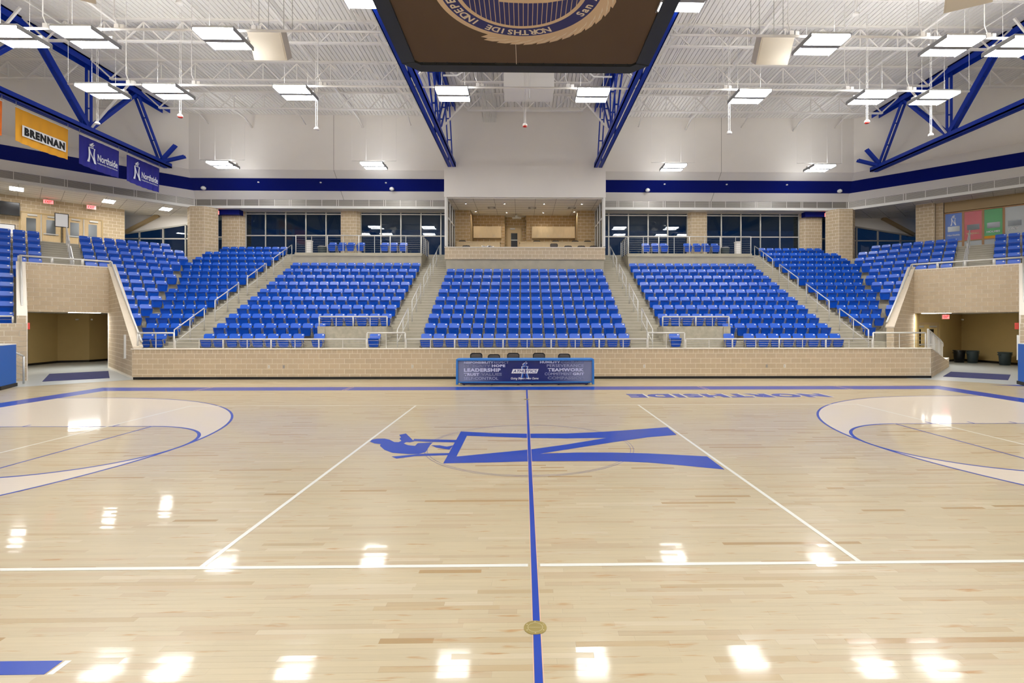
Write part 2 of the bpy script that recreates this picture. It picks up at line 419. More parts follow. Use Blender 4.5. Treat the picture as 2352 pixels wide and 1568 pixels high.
# lettering on the floor, read from the far stand
for k, (mm, dz, bold, off) in enumerate((('court_white', .0014, .05, .035), ('court_blue', .0019, .05, 0))):
    place('court_lettering', text_mesh('court_lettering', 'NORTHSIDE', 6.1, .8, mm, bold=.07, spacing=1.2), floor, (9.22+off*1.5, 15.68+off, dz), (-1, 0, 0), (0, -1, 0))
for i, (x, y) in enumerate(((.02, 3.62), (.02, 14.6))):
    p = empty('floor_plate', (x, y, 0), ('round brass floor plate on the centre line nearest the camera', 'small brass floor plate on the centre line near the far sideline')[i], 'plate')
    MB().lathe((0, 0, .001), [(.083, 0), (.083, .003), (.079, .0042)], 40).build('cover', 'brass', p)
    b = MB(); b.flat([ring(0, 0, .052, .055, 0, 359.9, 48)[:49], ring(0, 0, .052, .055, 0, 359.9, 48)[49:]], lambda x, y: (x, y, .0056)); b.build('inner_ring', 'brass_line', p)
    MB().box(-.055, .055, -.0012, .0012, .0052, .0058).build('slot', 'brass_line', p)
    for a in range(6): MB().lathe((.068*math.cos(R(a*60+30)), .068*math.sin(R(a*60+30)), .005), [(.005, 0), (.005, .0012)], 8).build('screw', 'brass_line', p)

# ---------------------------------------------------------------- block walls
_bc = {}
def bcol(base=(198, 179, 150), v=.05):
    k = random.uniform(1-v, 1+v); return tuple(lin(c)*k for c in base)+(1,)
def clip(poly, a, b, c):           # keeps a*x+b*y <= c
    out = []
    for i in range(len(poly)):
        p, q = poly[i], poly[(i+1) % len(poly)]; dp, dq = a*p[0]+b*p[1]-c, a*q[0]+b*q[1]-c
        if dp <= 0: out.append(p)
        if (dp < 0) != (dq < 0):
            t = dp/(dp-dq); out.append((p[0]+(q[0]-p[0])*t, p[1]+(q[1]-p[1])*t))
    return out
def blocks(parent, P, U, N, L, courses, bl=.406, single=False, name='block', base=(198, 179, 150), joint=.015, proud=.0035, cut=None, start=0, limit=None):
    """block courses on the wall face through P (x, y) along U, facing N. courses: [(z0, z1, block length)]; single: one object per block"""
    U, N = V((U[0], U[1], 0)), V((N[0], N[1], 0)); O = V((P[0], P[1], 0)); mb = MB(); cnt = 0
    for ci, c in enumerate(courses):
        z0, z1 = c[0], c[1]; ln = c[2] if len(c) > 2 else bl
        one = single and (len(c) < 4 or c[3])
        x = -((ci+start) % 2)*ln/2
        while x < L-1e-4:
            a, b = max(x, 0)+joint/2, min(x+ln, L)-joint/2
            x += ln
            if b-a < .03: continue
            poly = [(a, z0+joint/2), (b, z0+joint/2), (b, z1-joint/2), (a, z1-joint/2)]
            if cut:
                for cc in (cut if isinstance(cut, list) else [cut]): poly = clip(poly, *cc) if poly else poly
                if len(poly) < 3: continue
            if one and len(poly) == 4 and (limit is None or cnt < limit):
                key = (round(b-a, 2), round(z1-z0, 3), proud)
                if key not in _bc:
                    q = MB(); w, h = (b-a)/2, (z1-z0-joint)/2
                    q.add([(-w,-proud,-h),(w,-proud,-h),(w,-proud,h),(-w,-proud,h),(-w,.01,-h),(w,.01,-h),(w,.01,h),(-w,.01,h)],
                          [(0,1,2,3),(1,5,6,2),(4,0,3,7),(3,2,6,7),(4,5,1,0)])
                    _bc[key] = q.mesh('block', 'block')
                o = link(name, _bc[key], parent); p = O+U*(a+b)/2; o.location = (p.x, p.y, (z0+z1)/2)
                o.rotation_euler = (0, 0, math.atan2(-N.x*-1, -N.y)); cnt += 1
            else:
                mb.col = bcol(base)
                n = len(poly); f = [O+U*p[0]+V((0, 0, p[1]))+N*proud for p in poly]; k = [v-N*(proud+.01) for v in f]
                mb.add(f+k, [tuple(range(n))]+[(i, n+i, n+(i+1) % n, (i+1) % n) for i in range(n)])
    if mb.f: mb.build(name+'_field', 'block_attr', parent)['kind'] = 'stuff'
def courses(z0, z1, h=.203):
    out = []; z = z0
    while z < z1-.02: out.append((z, min(z+h, z1))); z += h
    return out

# front wall of the stand
fw = struct(MB().box(-15.5, 16.4, FRONT, FRONT+.3, .1, 1.19).build('wall_front', 'mortar'), 'low block wall along the front of the stand')
blocks(fw, (-15.5, FRONT), (1, 0), (0, -1), 31.9, [(.10, .21, .406, False)]+[(.21+.203*i, .21+.203*(i+1), .406, True) for i in range(4)]+[(1.022, 1.185, .203, False)], single=True, limit=300)
MB().box(-15.53, 16.43, FRONT-.03, FRONT+.33, 1.19, 1.225).build('coping', 'mortar', fw)
struct(MB().box(-15.45, 16.42, FRONT-.012, FRONT+.2, 0, .1).build('baseboard_front', 'black_base'), 'black rubber base under the front wall')

# ---------------------------------------------------------------- stepped concrete of the stand
AI, AO, BI, BO = 4.53, 6.2, 13.8, 15.3       # aisle edges (inner, outer aisles)
terr = MB(); nose = MB()
def quadprism(mb, pts, z0, z1):
    mb.add([(x, y, z0) for x, y in pts]+[(x, y, z1) for x, y in pts], [(3,2,1,0),(4,5,6,7),(0,1,5,4),(1,2,6,5),(2,3,7,6),(3,0,4,7)])
SIDE = {-1: dict(L0=-.304, L1=2.6, s0=-.3, z0=1.25, hs=7.09), 1: dict(L0=-.97, L1=2.95, s0=1.17, z0=2.04, hs=7.09)}
for k in range(13):
    y0 = rowy(k)-.754 if k else FRONT+.3; y1 = rowy(k)+.16; z = rowz(k); zb = z-.62 if k else 0
    if k <= 8: iv = [(None, None)]
    elif k == 9: iv = [(None, -AI), (AI, None)]
    else: iv = [(None, -BI), (-AO, -AI), (AI, AO), (BI, None)]
    for a, b in iv:
        lim = lambda yy: min(mx(yy), 15.02+yy-20.91) if yy > 21.5 else 15.6      # stays clear of the raking tunnel walls
        xa0, xa1 = (-mx(y0) if k else -15.35, -mx(y1)) if a is None else (a, a); xb0, xb1 = (lim(y0), lim(y1)) if b is None else (b, b)
        quadprism(terr, [(xa0, y0), (xb0, y0), (xb1, y1), (xa1, y1)], zb, z)
    # aisle steps
    for (a, b) in ((AI, AO), (BI, BO)):
        for s in (-1, 1):
            x0, x1 = sorted((s*a, s*b))
            for j in (1, 2): terr.box(x0, x1, y1-DR+.305*j, y1, z-.05, z+.15*j)
            for j in (0, 1, 2):
                yy = y1-DR+.305*j if (k or j) else FRONT+.3
                nose.box(x0, x1, yy-.004, yy+.05, z+.15*j-.03, z+.15*j+.003)
    s0, s1 = y0-FRONT, y1-FRONT
    for side in (-1, 1):
        D = SIDE[side]
        lo = (-.4142*s0, -.4142*s1)
        parts = [(lo, (9, 9))] if k >= 7 else [(lo, (D['L0']-.1,)*2), ((D['L1']+.1,)*2, (9, 9))]
        for (a, b) in parts:
            if k < 2 and a is not lo: continue
            if a is lo and b[0] < a[0]+.02: continue
            q = [diag(side, a[0], s0), diag(side, b[0], s0), diag(side, b[1], s1), diag(side, a[1], s1)]
            quadprism(terr, q, zb if k < 7 else max(zb, 2.95), z)
        if k >= 7:
            for j in (1, 2):
                t0 = s1-DR+.305*j
                quadprism(terr, [diag(side, .45, t0), diag(side, 1.97, t0), diag(side, 1.97, s1), diag(side, .45, s1)], z-.05, z+.15*j)
            for j in (0, 1, 2):
                t0 = s1-DR+.305*j
                quadprism(nose, [diag(side, .45, t0-.004), diag(side, 1.97, t0-.004), diag(side, 1.97, t0+.05), diag(side, .45, t0+.05)], z+.15*j-.03, z+.15*j+.003)
struct(terr.build('seating_terrace', 'concrete'), 'stepped grey concrete of the stand with its aisle stairs')
struct(nose.build('stair_nosing', 'concrete_light'), 'lighter nosings of the aisle steps')
# concourse slab, platforms, press box base
conc = MB(); yc = rowy(12)+.16
conc.box(-mx(yc), -BI, yc, 37, 5.9, CONC); conc.box(BI, mx(yc), yc, 37, 5.9, CONC)
conc.box(-AO, -AI, yc, 37, 5.9, CONC); conc.box(AI, AO, yc, 37, 5.9, CONC)
for s in (-1, 1):
    quadprism(conc, [diag(s, -.4142*(yc-FRONT), yc-FRONT), diag(s, 9, yc-FRONT), diag(s, 9, 18), diag(s, -.4142*18, 18)], 5.9, CONC)
struct(conc.build('concourse_slab', 'concrete'), 'concrete concourse floor behind the stand')
for s in (-1, 1):
    n = 'left' if s < 0 else 'right'
    x0, x1 = sorted((s*AO, s*BI))
    pf = MB().box(x0, x1, 30.1, 37, 5.0, 6.24)
    pf.box(x0-.02, x1+.02, 30.06, 30.2, 6.24, 6.28).box(x0, x1, 30.3, 37, 6.24, 6.47)
    struct(pf.build('platform', 'concrete'), f'raised concrete platform {n} of the press box')
    # wheelchair bay block
    xa, xb = sorted((s*5.98, s*8.96))
    bk = MB().box(xa, xb, 21.785, 22.75, .95, 2.05).box(xa-.02, xb+.02, 21.79, 22.0, 2.05, 2.09)
    for xx in (xa+.02, xb-.32): bk.box(xx, xx+.3, 21.75, 21.85, .95, 2.06)
    struct(bk.build('wheelchair_bay', 'concrete_mottled'), f'mottled concrete wheelchair bay wall, {n} block')

# ---------------------------------------------------------------- corner tunnels
for side in (-1, 1):
    D = SIDE[side]; L0, L1, hs = D['L0'], D['L1'], D['hs']; w = 'left' if side < 0 else 'right'
    ux, uy = side*S45, -S45; nx, ny = side*S45, S45      # along the front, outwards
    g = struct(empty('tunnel_wall_'+w, (0, 0, 0), f'tan block walls around the {w} corner tunnel', 'wall'))
    del g['category']
    # raking side wall next to the seats
    zA, zB = D['z0'], 5.0; slope = (zB-zA)/(hs-D['s0'])
    prof = [(D['s0'], 0), (hs+.3, 0), (hs+.3, zB), (hs, zB), (D['s0'], zA)]
    MB().prism(prof, lambda s, z: (*diag(side, L0-.26, s), z), (ux*.26, uy*.26, 0)).build('side_wall', 'mortar', g)
    P = diag(side, L0, D['s0'])
    blocks(g, P, (nx, ny), (ux, uy), hs-D['s0'], courses(.1 if side < 0 else 0, zB), cut=(-slope, 1, zA), single=False)
    cap = MB(); cap.prism([(D['s0']-.02, zA), (hs+.3, zB+slope*.3), (hs+.3, zB+.05+slope*.3), (D['s0']-.02, zA+.05)], lambda s, z: (*diag(side, L0-.3, s), z), (ux*.33, uy*.33, 0))
    cap.build('raking_coping', 'coping_tan', g)
    # end face of the raking wall
    if side > 0:
        P = diag(side, L0-.26, D['s0']); blocks(g, P, (ux, uy), (-nx, -ny), .26, courses(.2, zA))
    # head wall over the opening
    P = diag(side, L0, hs)
    hw = MB().prism([(L0-.26, 2.76), (L1+.3, 2.76), (L1+.3, 4.98), (L0-.26, 4.98)], lambda l, z: (*diag(side, l, hs+.008), z), (nx*.28, ny*.28, 0)).build('head_wall', 'mortar', g)
    blocks(hw, P, (ux, uy), (-nx, -ny), L1-L0, [(2.76, 2.85)]+[(2.85+.203*i, 2.85+.203*(i+1)) for i in range(10)]+[(4.88, 4.97, .203)], single=True)
    MB().prism([(L0-.3, 4.98), (L1+.3, 4.98), (L1+.3, 5.02), (L0-.3, 5.02)], lambda l, z: (*diag(side, l, hs-.02), z), (nx*.33, ny*.33, 0)).build('coping', 'mortar', g)
    # wall on the other side of the opening, with the low front wall of the end stand
    f0 = 2.2
    prof = [(f0, 0), (hs+.3, 0), (hs+.3, zB), (hs, zB), (f0, zB-slope*(hs-f0))]
    MB().prism(prof, lambda s, z: (*diag(side, L1, s), z), (ux*.3, uy*.3, 0)).build('side_wall', 'mortar', g)
    MB().prism([(L1+.02, 0), (L1+6, 0), (L1+6, 2.22), (L1+.02, 2.22)], lambda l, z: (*diag(side, l, f0), z), (nx*.3, ny*.3, 0)).build('end_stand_wall', 'mortar', g)
    blocks(g, diag(side, L1+.02, f0), (ux, uy), (-nx, -ny), 3.2, [(0, .11)]+[(.11+.203*i, .11+.203*(i+1)) for i in range(9)]+[(1.94, 2.08), (2.08, 2.21, .203)], single=False)
    blocks(g, diag(side, L1+.04, f0), (ux, uy), (-nx, -ny), .26, courses(2.22, zB-slope*(hs-f0)))
    # floor and the painted room behind
    fl = MB(); pts = [diag(side, L0, -.34), diag(side, L1+.9, -.40), diag(side, L1+.9, 2.3), diag(side, 6.5, 7.2), diag(side, 6.5, 17), diag(side, -8, 17), diag(side, -8, hs), diag(side, L0, hs)]
    fl.add([(x, y, .004) for x, y in pts], [tuple(range(len(pts)))]); fl.build('tunnel_floor', 'tunnel_floor', g)
    if side < 0: pl = [(-22.5, 22.9), (-26.04, 26.76), (-26.43, 28.84), (-25.2, 29.47), (-25.03, 30.5), (-21.0, 27.0)]
    else: pl = [(20.7, 26.3), (22.3, 28.0), (23.73, 28.30), (26.12, 29.61), (26.34, 26.41), (23.3, 23.2)]
    for a, b in zip(pl, pl[1:]):
        MB().add([(a[0], a[1], .12), (b[0], b[1], .12), (b[0], b[1], 3.2), (a[0], a[1], 3.2)], [(0, 1, 2, 3)]).build('tunnel_room_wall', 'tunnel_paint', g)
        MB().add([(a[0], a[1], 0), (b[0], b[1], 0), (b[0], b[1], .12), (a[0], a[1], .12)], [(0, 1, 2, 3)]).build('tunnel_room_base', 'black_base', g)
    cz = 2.78; pts = [diag(side, L0-.2, hs+.02), diag(side, L1+.2, hs+.02), diag(side, 6, 16), diag(side, -6, 16)]
    MB().add([(x, y, cz) for x, y in pts], [(0, 1, 2, 3)]).build('tunnel_ceiling', 'tile_white', g)
    tl = MB()
    for i in range(14):
        s = hs+.3+.61*i; a, b = diag(side, -4, s), diag(side, 5, s); tl.bar((*a, cz-.004), (*b, cz-.004), .02, .006)
    for i in range(12):
        l = L0-2+.61*i; a, b = diag(side, l, hs+.05), diag(side, l, 15); tl.bar((*a, cz-.004), (*b, cz-.004), .02, .006)
    tl.build('tile_joints', 'tile_line', g)
    # lamp in the tunnel ceiling
    c = diag(side, L0+.85, hs+.6)
    lt = empty('ceiling_panel_light', (*c, cz-.03), f'white ceiling panel light just inside the {w} tunnel', 'light', rz=-side*R(45))
    MB().box(-.62, .62, -.3, .3, 0, .03).build('frame', 'lamp_housing', lt); MB().box(-.58, .58, -.27, .27, -.008, 0).build('diffuser', 'tunnel_glow', lt)
    # padded end wall
    a, b = (side*18.0, 18.05), (side*17.4, 16.9)
    pd = empty('padded_end_wall', (a[0], a[1], 0), f'blue padded end wall beside the {w} tunnel', 'wall'); pd['kind'] = 'structure'; del pd['category']
    q = [(0, 0), (b[0]-a[0], b[1]-a[1]), (b[0]-a[0], -30), (side*1.0, -30), (side*1.0, 0)]
    def ex(mb, z0, z1, off=0):
        n = len(q); pp = [(x+(side*off if i < 3 else 0), y) for i, (x, y) in enumerate(q)]
        mb.add([(x, y, z0) for x, y in pp]+[(x, y, z1) for x, y in pp], [tuple(range(n))[::-1], tuple(range(n, 2*n))]+[(i, (i+1) % n, n+(i+1) % n, n+i) for i in range(n)])
        return mb
    ex(MB(), .12, 1.47).build('pad', 'pad_blue', pd); ex(MB(), 1.47, 1.5).build('pad_top', 'plate_white', pd); ex(MB(), 0, .12, -.05).build('base', 'black_base', pd)
# ---------------------------------------------------------------- upper walls, band, grille, soffit
def line(d, zz, far=13):
    s = d-FRONT
    return [(*diag(-1, far, s), zz), (-mx(d), d, zz), (mx(d), d, zz), (*diag(1, far, s), zz)]
def strip(mb, d0, z0, d1, z1, segs=(0, 1, 2)):
    a, b = line(d0, z0), line(d1, z1)
    for i in segs: mb.add([a[i], a[i+1], b[i+1], b[i]], [(0, 1, 2, 3)])
    return mb
struct(strip(MB(), UP_Y, 11.49, UP_Y, 15.2).build('wall_upper', 'white_wall'), 'white upper walls of the hall')
sl = struct(strip(MB(), UP_Y, 11.49, SOF_Y, 10.10).build('wall_sloped', 'white_wall'), 'white bulkhead sloping back under the upper wall')
def slope(t, off=.012): return (UP_Y+1.7*t-off*.63, 11.49-1.39*t-off*.77)
a, b = slope(.275), slope(.69)
struct(strip(MB(), *a, *b).build('trim_1', 'band_blue'), 'dark blue stripe around the bulkhead')
tr = MB()
for x in (-11.55, 12.0):
    p, q = slope(0, .004), slope(1, .004); tr.bar((x, *p), (x, *q), .025, .006)
    tr.box(x-.012, x+.012, UP_Y-.004, UP_Y, 11.5, 14.8)
struct(tr.build('trim_2', 'tile_line'), 'thin control joints in the white bulkhead')
gr = struct(strip(MB(), SOF_Y+.05, 10.1, SOF_Y+.05, 9.7).build('air_grille', 'grille_dark'), 'long return air grille under the bulkhead')
for i in range(7):
    z = 10.07-.055*i; P = line(SOF_Y+.01, z)
    for a, b in zip(P, P[1:]): MB().bar(a, b, .02, .03).build('slat', 'grille', gr)
P0 = line(SOF_Y-.002, 9.9)
for a, b in zip(P0, P0[1:]):
    a, b = V(a), V(b); n = int((b-a).length/.98); m = MB()
    for i in range(n+1):
        c = a+(b-a)*i/n
        for dd in ((0,) if i % 3 else (-.06, .06)):
            c2 = c+(b-a).normalized()*dd; m.bar(c2-V((0, 0, .2)), c2+V((0, 0, .2)), .022, .02, up=(b-a))
    o = m.build('divider', 'white_steel', gr); o['kind'] = 'stuff'
fc = MB(); strip(fc, SOF_Y-.03, 9.7, SOF_Y-.03, SOF_Z-.02); strip(fc, SOF_Y-.03, SOF_Z-.02, SOF_Y+.3, SOF_Z-.02); strip(fc, SOF_Y-.03, 9.7, SOF_Y+.1, 9.7)
struct(fc.build('trim_3', 'white_paint'), 'white fascia under the air grille')
so = MB(); strip(so, SOF_Y+.05, SOF_Z, 39.5, SOF_Z)
struct(so.build('soffit', 'tile_white'), 'white tiled soffit over the concourse')
tl = MB()
for side in (-1, 1):
    for i in range(22):
        l = -8+i*.9; a, b = diag(side, l, 12.4), diag(side, l, 17); tl.bar((*a, SOF_Z-.003), (*b, SOF_Z-.003), .016, .004)
    for s in (13, 13.6, 14.2, 14.8, 15.4):
        a, b = diag(side, -.4142*s, s), diag(side, 12, s); tl.bar((*a, SOF_Z-.003), (*b, SOF_Z-.003), .01, .004)
struct(tl.build('trim_4', 'tile_line'), 'joints between the soffit tiles')

# ---------------------------------------------------------------- concourse windows and block piers
def window(n, xs, zs, y, label, bottom=CONC):
    g = struct(empty(f'window_{n}', (xs[0], y, bottom), label, 'window')); del g['category']
    x0 = xs[0]
    for x in xs: MB().box(x-x0-.035, x-x0+.035, -.06, .06, 0, zs[-1]-bottom).build('mullion', 'aluminium', g)
    for z in zs: MB().box(0, xs[-1]-x0, -.055, .055, z-bottom-.035, z-bottom+.035).build('transom', 'aluminium', g)
    for a, b in zip(xs, xs[1:]):
        for c, d in zip(zs, zs[1:]):
            if b-a < .15: continue
            MB().box(a-x0+.035, b-x0-.035, -.006, .006, c-bottom+.035, d-bottom-.035).build('pane', 'night_glass', g)
    return g
ZS = [CONC+.05, 7.98, 9.39, SOF_Z-.03]
window(1, [-18.25, -16.98, -15.67, -14.36, -13.05, -12.0], ZS, WIN_Y, 'dark glazed concourse window left of the block pier')
window(2, [-10.78, -9.47, -8.16, -6.85, -5.54, -4.74], ZS, WIN_Y, 'dark glazed concourse window beside the press box, left side')
window(3, [4.74, 5.54, 6.85, 8.16, 9.47, 10.78], ZS, WIN_Y, 'dark glazed concourse window beside the press box, right side')
window(4, [12.0, 13.05, 14.36, 15.67, 16.98, 18.25], ZS, WIN_Y, 'dark glazed concourse window right of the block pier')
window(5, [-21.2, -19.75], ZS[:3]+[SOF_Z-.03], WIN_Y+.6, 'narrow dark window between two block piers, left side')
window(6, [19.75, 21.2], ZS[:3]+[SOF_Z-.03], WIN_Y+.6, 'narrow dark window between two block piers, right side')
TAN = (194, 173, 140)
def pier(pts, label, z0=CONC, z1=SOF_Z, base=TAN):
    g = struct(MB().prism(pts, lambda x, y: (x, y, z0), (0, 0, z1-z0)).build('block_pier', 'mortar'), label)
    for i, (a, b) in enumerate(zip(pts, pts[1:]+pts[:1])):
        d = V((b[0]-a[0], b[1]-a[1])); L = d.length; d /= L; n = (d.y, -d.x)
        if n[1] > .3: continue
        blocks(g, a, d, n, L, courses(z0, z1), base=base, start=i)
    return g
for s in (-1, 1):
    w = 'left' if s < 0 else 'right'
    def mir(p): return [(s*x, y) for x, y in p] if s > 0 else [(s*x, y) for x, y in reversed(p)]
    pier(mir([(10.78, 33.5), (10.78, 33.05), (10.98, 32.85), (11.98, 32.85), (11.98, 33.5)][::1] if 0 else [(10.78, 33.05), (10.98, 32.85), (11.98, 32.85), (11.98, 33.5), (10.78, 33.5)]), f'tan block pier between the concourse windows, {w} of the press box')
    pier(mir([(18.25, 33.3), (18.6, 33.0), (19.72, 33.0), (19.72, 33.8), (18.25, 33.8)]), f'tan block pier at the {w} end of the long windows')
    pier(mir([(19.55, 32.35), (20.05, 31.75), (20.95, 31.75), (21.4, 32.2), (21.1, 32.8), (20.1, 32.8)]), f'broad tan block pier at the {w} corner of the stand', z0=5.6)
    x0, x1 = sorted((s*18.4, s*20.6))
    struct(MB().box(x0, x1, 33.0-.35, 33.1, 9.25, SOF_Z).build('blue_beam', 'band_blue'), f'short blue beam over the {w} corner window')
# corner glazing with the raking white wall above (between corner pier and the corner back wall)
for s in (-1, 1):
    w = 'left' if s < 0 else 'right'; y = 34.6
    g = struct(empty(f'window_{7 if s < 0 else 8}', (0, y, 0), f'dark corner window under a raking white wall, {w} side', 'window')); del g['category']
    X = [20.3, 21.6, 23.1, 24.6, 26.2, 28.0]
    top = lambda x: 9.24-(x-21.2)*.155
    for a, b in zip(X, X[1:]):
        MB().prism([(s*a, CONC+.05), (s*b, CONC+.05), (s*b, 7.98), (s*a, 7.98)], lambda x, z: (x, 0, z), (0, .012, 0)).build('pane', 'night_glass', g)
        MB().prism([(s*a, 8.02), (s*b, 8.02), (s*b, top(b)), (s*a, top(a))], lambda x, z: (x, 0, z), (0, .012, 0)).build('pane', 'night_glass', g)
    for x in X: MB().box(s*x-.04, s*x+.04, -.06, .06, CONC, top(x)).build('mullion', 'aluminium', g)
    MB().box(min(s*20.3, s*28.0), max(s*20.3, s*28.0), -.06, .06, 7.95, 8.03).build('transom', 'aluminium', g)
    MB().bar((s*20.3, 0, top(20.3)), (s*28, 0, top(28)), .12, .1).build('head', 'aluminium', g)
    MB().prism([(s*20, top(20)), (s*29, top(29)), (s*29, SOF_Z), (s*20, SOF_Z)], lambda x, z: (x, -.03, z), (0, .1, 0)).build('wall_above', 'white_wall', g)
    MB().bar((s*27.0, -.2, 8.4), (s*24.8, -.2, 9.55), .2, .2).build('raking_beam', 'tan_beam', g)

# ---------------------------------------------------------------- corner back walls
# left: block wall with two pairs of doors
g = struct(MB().prism([(-2.0, CONC), (9, CONC), (9, SOF_Z), (-2.0, SOF_Z)], lambda l, z: (*diag(-1, l, 16), z), (-S45*.3, S45*.3, 0)).build('wall_corner_left', 'mortar'), 'tan block wall with doors behind the left corner seats')
blocks(g, diag(-1, -2.0, 16), (-S45, -S45), (S45, -S45), 8.5, courses(CONC, SOF_Z), base=TAN)
for i, l0 in enumerate((-.85, 1.02)):
    dn = struct(empty(f'door_{i+1}', (*diag(-1, l0, 15.97), CONC), ('pale wooden double doors behind the left corner seats, nearer the window', 'pale wooden double doors behind the left corner seats, under the exit sign')[i], 'door', rz=R(45)+math.pi)); del dn['category']
    # local x runs along the wall away from the window, local +y towards the court
    MB().box(-.06, 1.72, -.05, .06, 2.13, 2.22).box(-.08, 0, -.05, .06, 0, 2.13).box(1.66, 1.74, -.05, .06, 0, 2.13).build('door_frame', 'door_frame', dn)
    for j in (0, 1):
        x = .01+j*.83
        lf = MB().box(x, x+.81, 0, .045, .01, 2.12).build('door_leaf', 'wood_door', dn)
        MB().box(x+.2, x+.6, .046, .052, .95, 1.85).build('vision_glass', 'panel_grey_glass', lf)
        MB().box(x+.15, x+.55, .05, .12, 1.98, 2.07).build('closer', 'closer_grey', lf)
        MB().box(x+.08, x+.72, .05, .1, .98, 1.04).build('push_bar', 'closer_grey', lf)
    MB().box(.805, .845, .05, .09, 0, 2.12).build('mullion', 'closer_grey', dn)
# right: piers, tan beam and printed glass panels
g = struct(MB().prism([(-1.0, CONC), (9, CONC), (9, SOF_Z), (-1.0, SOF_Z)], lambda l, z: (*diag(1, l, 16.6), z), (S45*.3, S45*.3, 0)).build('wall_corner_right', 'white_wall'), 'wall behind the printed panels in the right corner')
pier([diag(1, -1.64, 13.4), diag(1, -.72, 13.4), diag(1, -.72, 14.3), diag(1, -1.64, 14.3)], 'tan block pier beside the printed panels in the right corner')
pier([diag(1, -.7, 13.75), diag(1, -.34, 13.75), diag(1, -.34, 14.4), diag(1, -.7, 14.4)], 'slim tan block pier touching the blue printed panel')
struct(MB().prism([(-.3, 8.95), (8, 8.95), (8, SOF_Z), (-.3, SOF_Z)], lambda l, z: (*diag(1, l, 13.9), z), (S45*.3, S45*.3, 0)).build('tan_beam', 'tan_beam'), 'tan beam above the printed panels in the right corner')
PANELS = [('panel_navy_blue', 'blue glass panel printed with a silver letter emblem, right corner', 'Northside', 'letter_white'),
          ('panel_red', 'red printed glass panel in the right corner', 'MARSHALL', 'seal_tan'),
          ('panel_green', 'green printed glass panel in the right corner', 'HOLMES', 'letter_white'),
          ('panel_silver', 'silver printed glass panel at the edge of the picture, right corner', 'JAY', 'ink_white')]
for i, (m, lab, word, lm) in enumerate(PANELS):
    l0 = -.32+i*.885; o = empty('printed_panel', (*diag(1, l0, 14.0), CONC), lab, 'panel', rz=R(-45)); o.scale.x = .868
    MB().box(0, .06, -.06, .06, 0, 2.42).box(.96, 1.02, -.06, .06, 0, 2.42).box(.06, .96, -.06, .06, 2.36, 2.42).box(.06, .96, -.06, .06, .62, .68).build('frame', 'panel_frame', o)
    MB().box(.06, .96, -.01, .01, .68, 2.36).build('printed_glass', m, o)
    MB().box(.06, .96, -.01, .01, .02, .62).build('lower_glass', 'panel_silver', o)
    MB().box(.2, .84, -.02, -.01, 1.26, 1.58).build('grey_strip', 'panel_grey_glass', o)
    if word == 'HOLMES': MB().box(.14, .88, -.016, -.012, .98, 1.16).build('word_plate', 'panel_green', o)
    place('lettering', text_mesh('lettering', word, .66 if word != 'JAY' else .55, .11 if word != 'JAY' else .2, lm, bold=.02), o, (.18, -.02, 1.0), (1, 0, 0), (0, 0, 1))
    if word == 'JAY': place('lettering_shadow', text_mesh('lettering', word, .57, .22, 'ink_black', bold=.05), o, (.17, -.016, .99), (1, 0, 0), (0, 0, 1))
    if i == 0: emblem(lambda x, y: (.5+x*.62, -.02, 1.94+y*.62)).build('emblem', 'letter_white', o)
    if i == 2: MB().box(.06, .96, -.018, -.012, .68, .82).build('yellow_foot', 'banner_yellow', o)

# ---------------------------------------------------------------- press box
BX = 4.7
pb = MB().box(-BX, BX, BOX_Y, 34.9, SOF_Z, 15.0)
pb = struct(pb.build('press_box_fascia', 'white_wall'), 'tall white bulkhead over the press box')
w = MB().box(-BX+.08, BX-.08, 29.1, 29.75, 4.2, 4.75).box(-BX+.08, BX-.08, 29.4, 29.75, 4.2, 5.96)
struct(w.build('press_box_base', 'concrete'), 'smooth concrete base below the press box')
pw = struct(MB().box(-BX+.02, BX-.02, 29.3, 29.6, 5.96, 6.64).build('wall_press_box', 'mortar'), 'tan block parapet of the press box')
blocks(pw, (-BX+.02, 29.3), (1, 0), (0, -1), 2*BX-.04, [(5.96, 6.05), (6.05, 6.26), (6.26, 6.47), (6.47, 6.635)], single=True, base=TAN)
MB().box(-BX, BX, 29.26, 29.64, 6.64, 6.685).build('coping', 'mortar', pw)
room = struct(empty('press_box_room', (0, 0, 0), 'tan block interior of the press box', 'room')); del room['category']
FLR = 6.2
MB().box(-BX, BX, 29.6, 36, FLR-.2, FLR).build('room_floor', 'concrete', room)
MB().box(-4.5, 4.5, 31.85, 34.4, FLR, FLR+.2).build('rear_riser', 'concrete', room)
def inner_wall(x0, x1, y, st=0):
    MB().box(x0, x1, y, y+.25, FLR, SOF_Z).build('room_wall', 'mortar', room)
    blocks(room, (x0, y), (1, 0), (0, -1), x1-x0, courses(FLR+.1, SOF_Z), base=(186, 158, 116), start=st)
inner_wall(-4.6, -3.52, 32.4); inner_wall(-3.6, -1.36, 33.9, 1); inner_wall(-1.4, .1, 34.5); inner_wall(.08, 3.42, 33.9, 1); inner_wall(3.4, 4.6, 32.4)
for x, y0, y1 in ((-3.52, 32.4, 33.9), (-1.36, 33.9, 34.5), (.08, 33.9, 34.5), (3.4, 32.4, 33.9)): MB().box(x-.02, x+.02, y0, y1, FLR, SOF_Z).build('room_return', 'tan_beam', room)
MB().box(-BX, BX, BOX_Y+.15, 34.9, SOF_Z-.04, SOF_Z-.002).build('room_ceiling', 'tile_white', room)
tl = MB()
for i in range(-4, 4): tl.box(i*1.22+.61-.009, i*1.22+.61+.009, BOX_Y+.2, 34.6, SOF_Z-.048, SOF_Z-.04)
for i in range(9): tl.box(-4.6, 4.6, 29.7+i*.61, 29.7+i*.61+.012, SOF_Z-.046, SOF_Z-.04)
tl.build('ceiling_joints', 'tile_line', room)
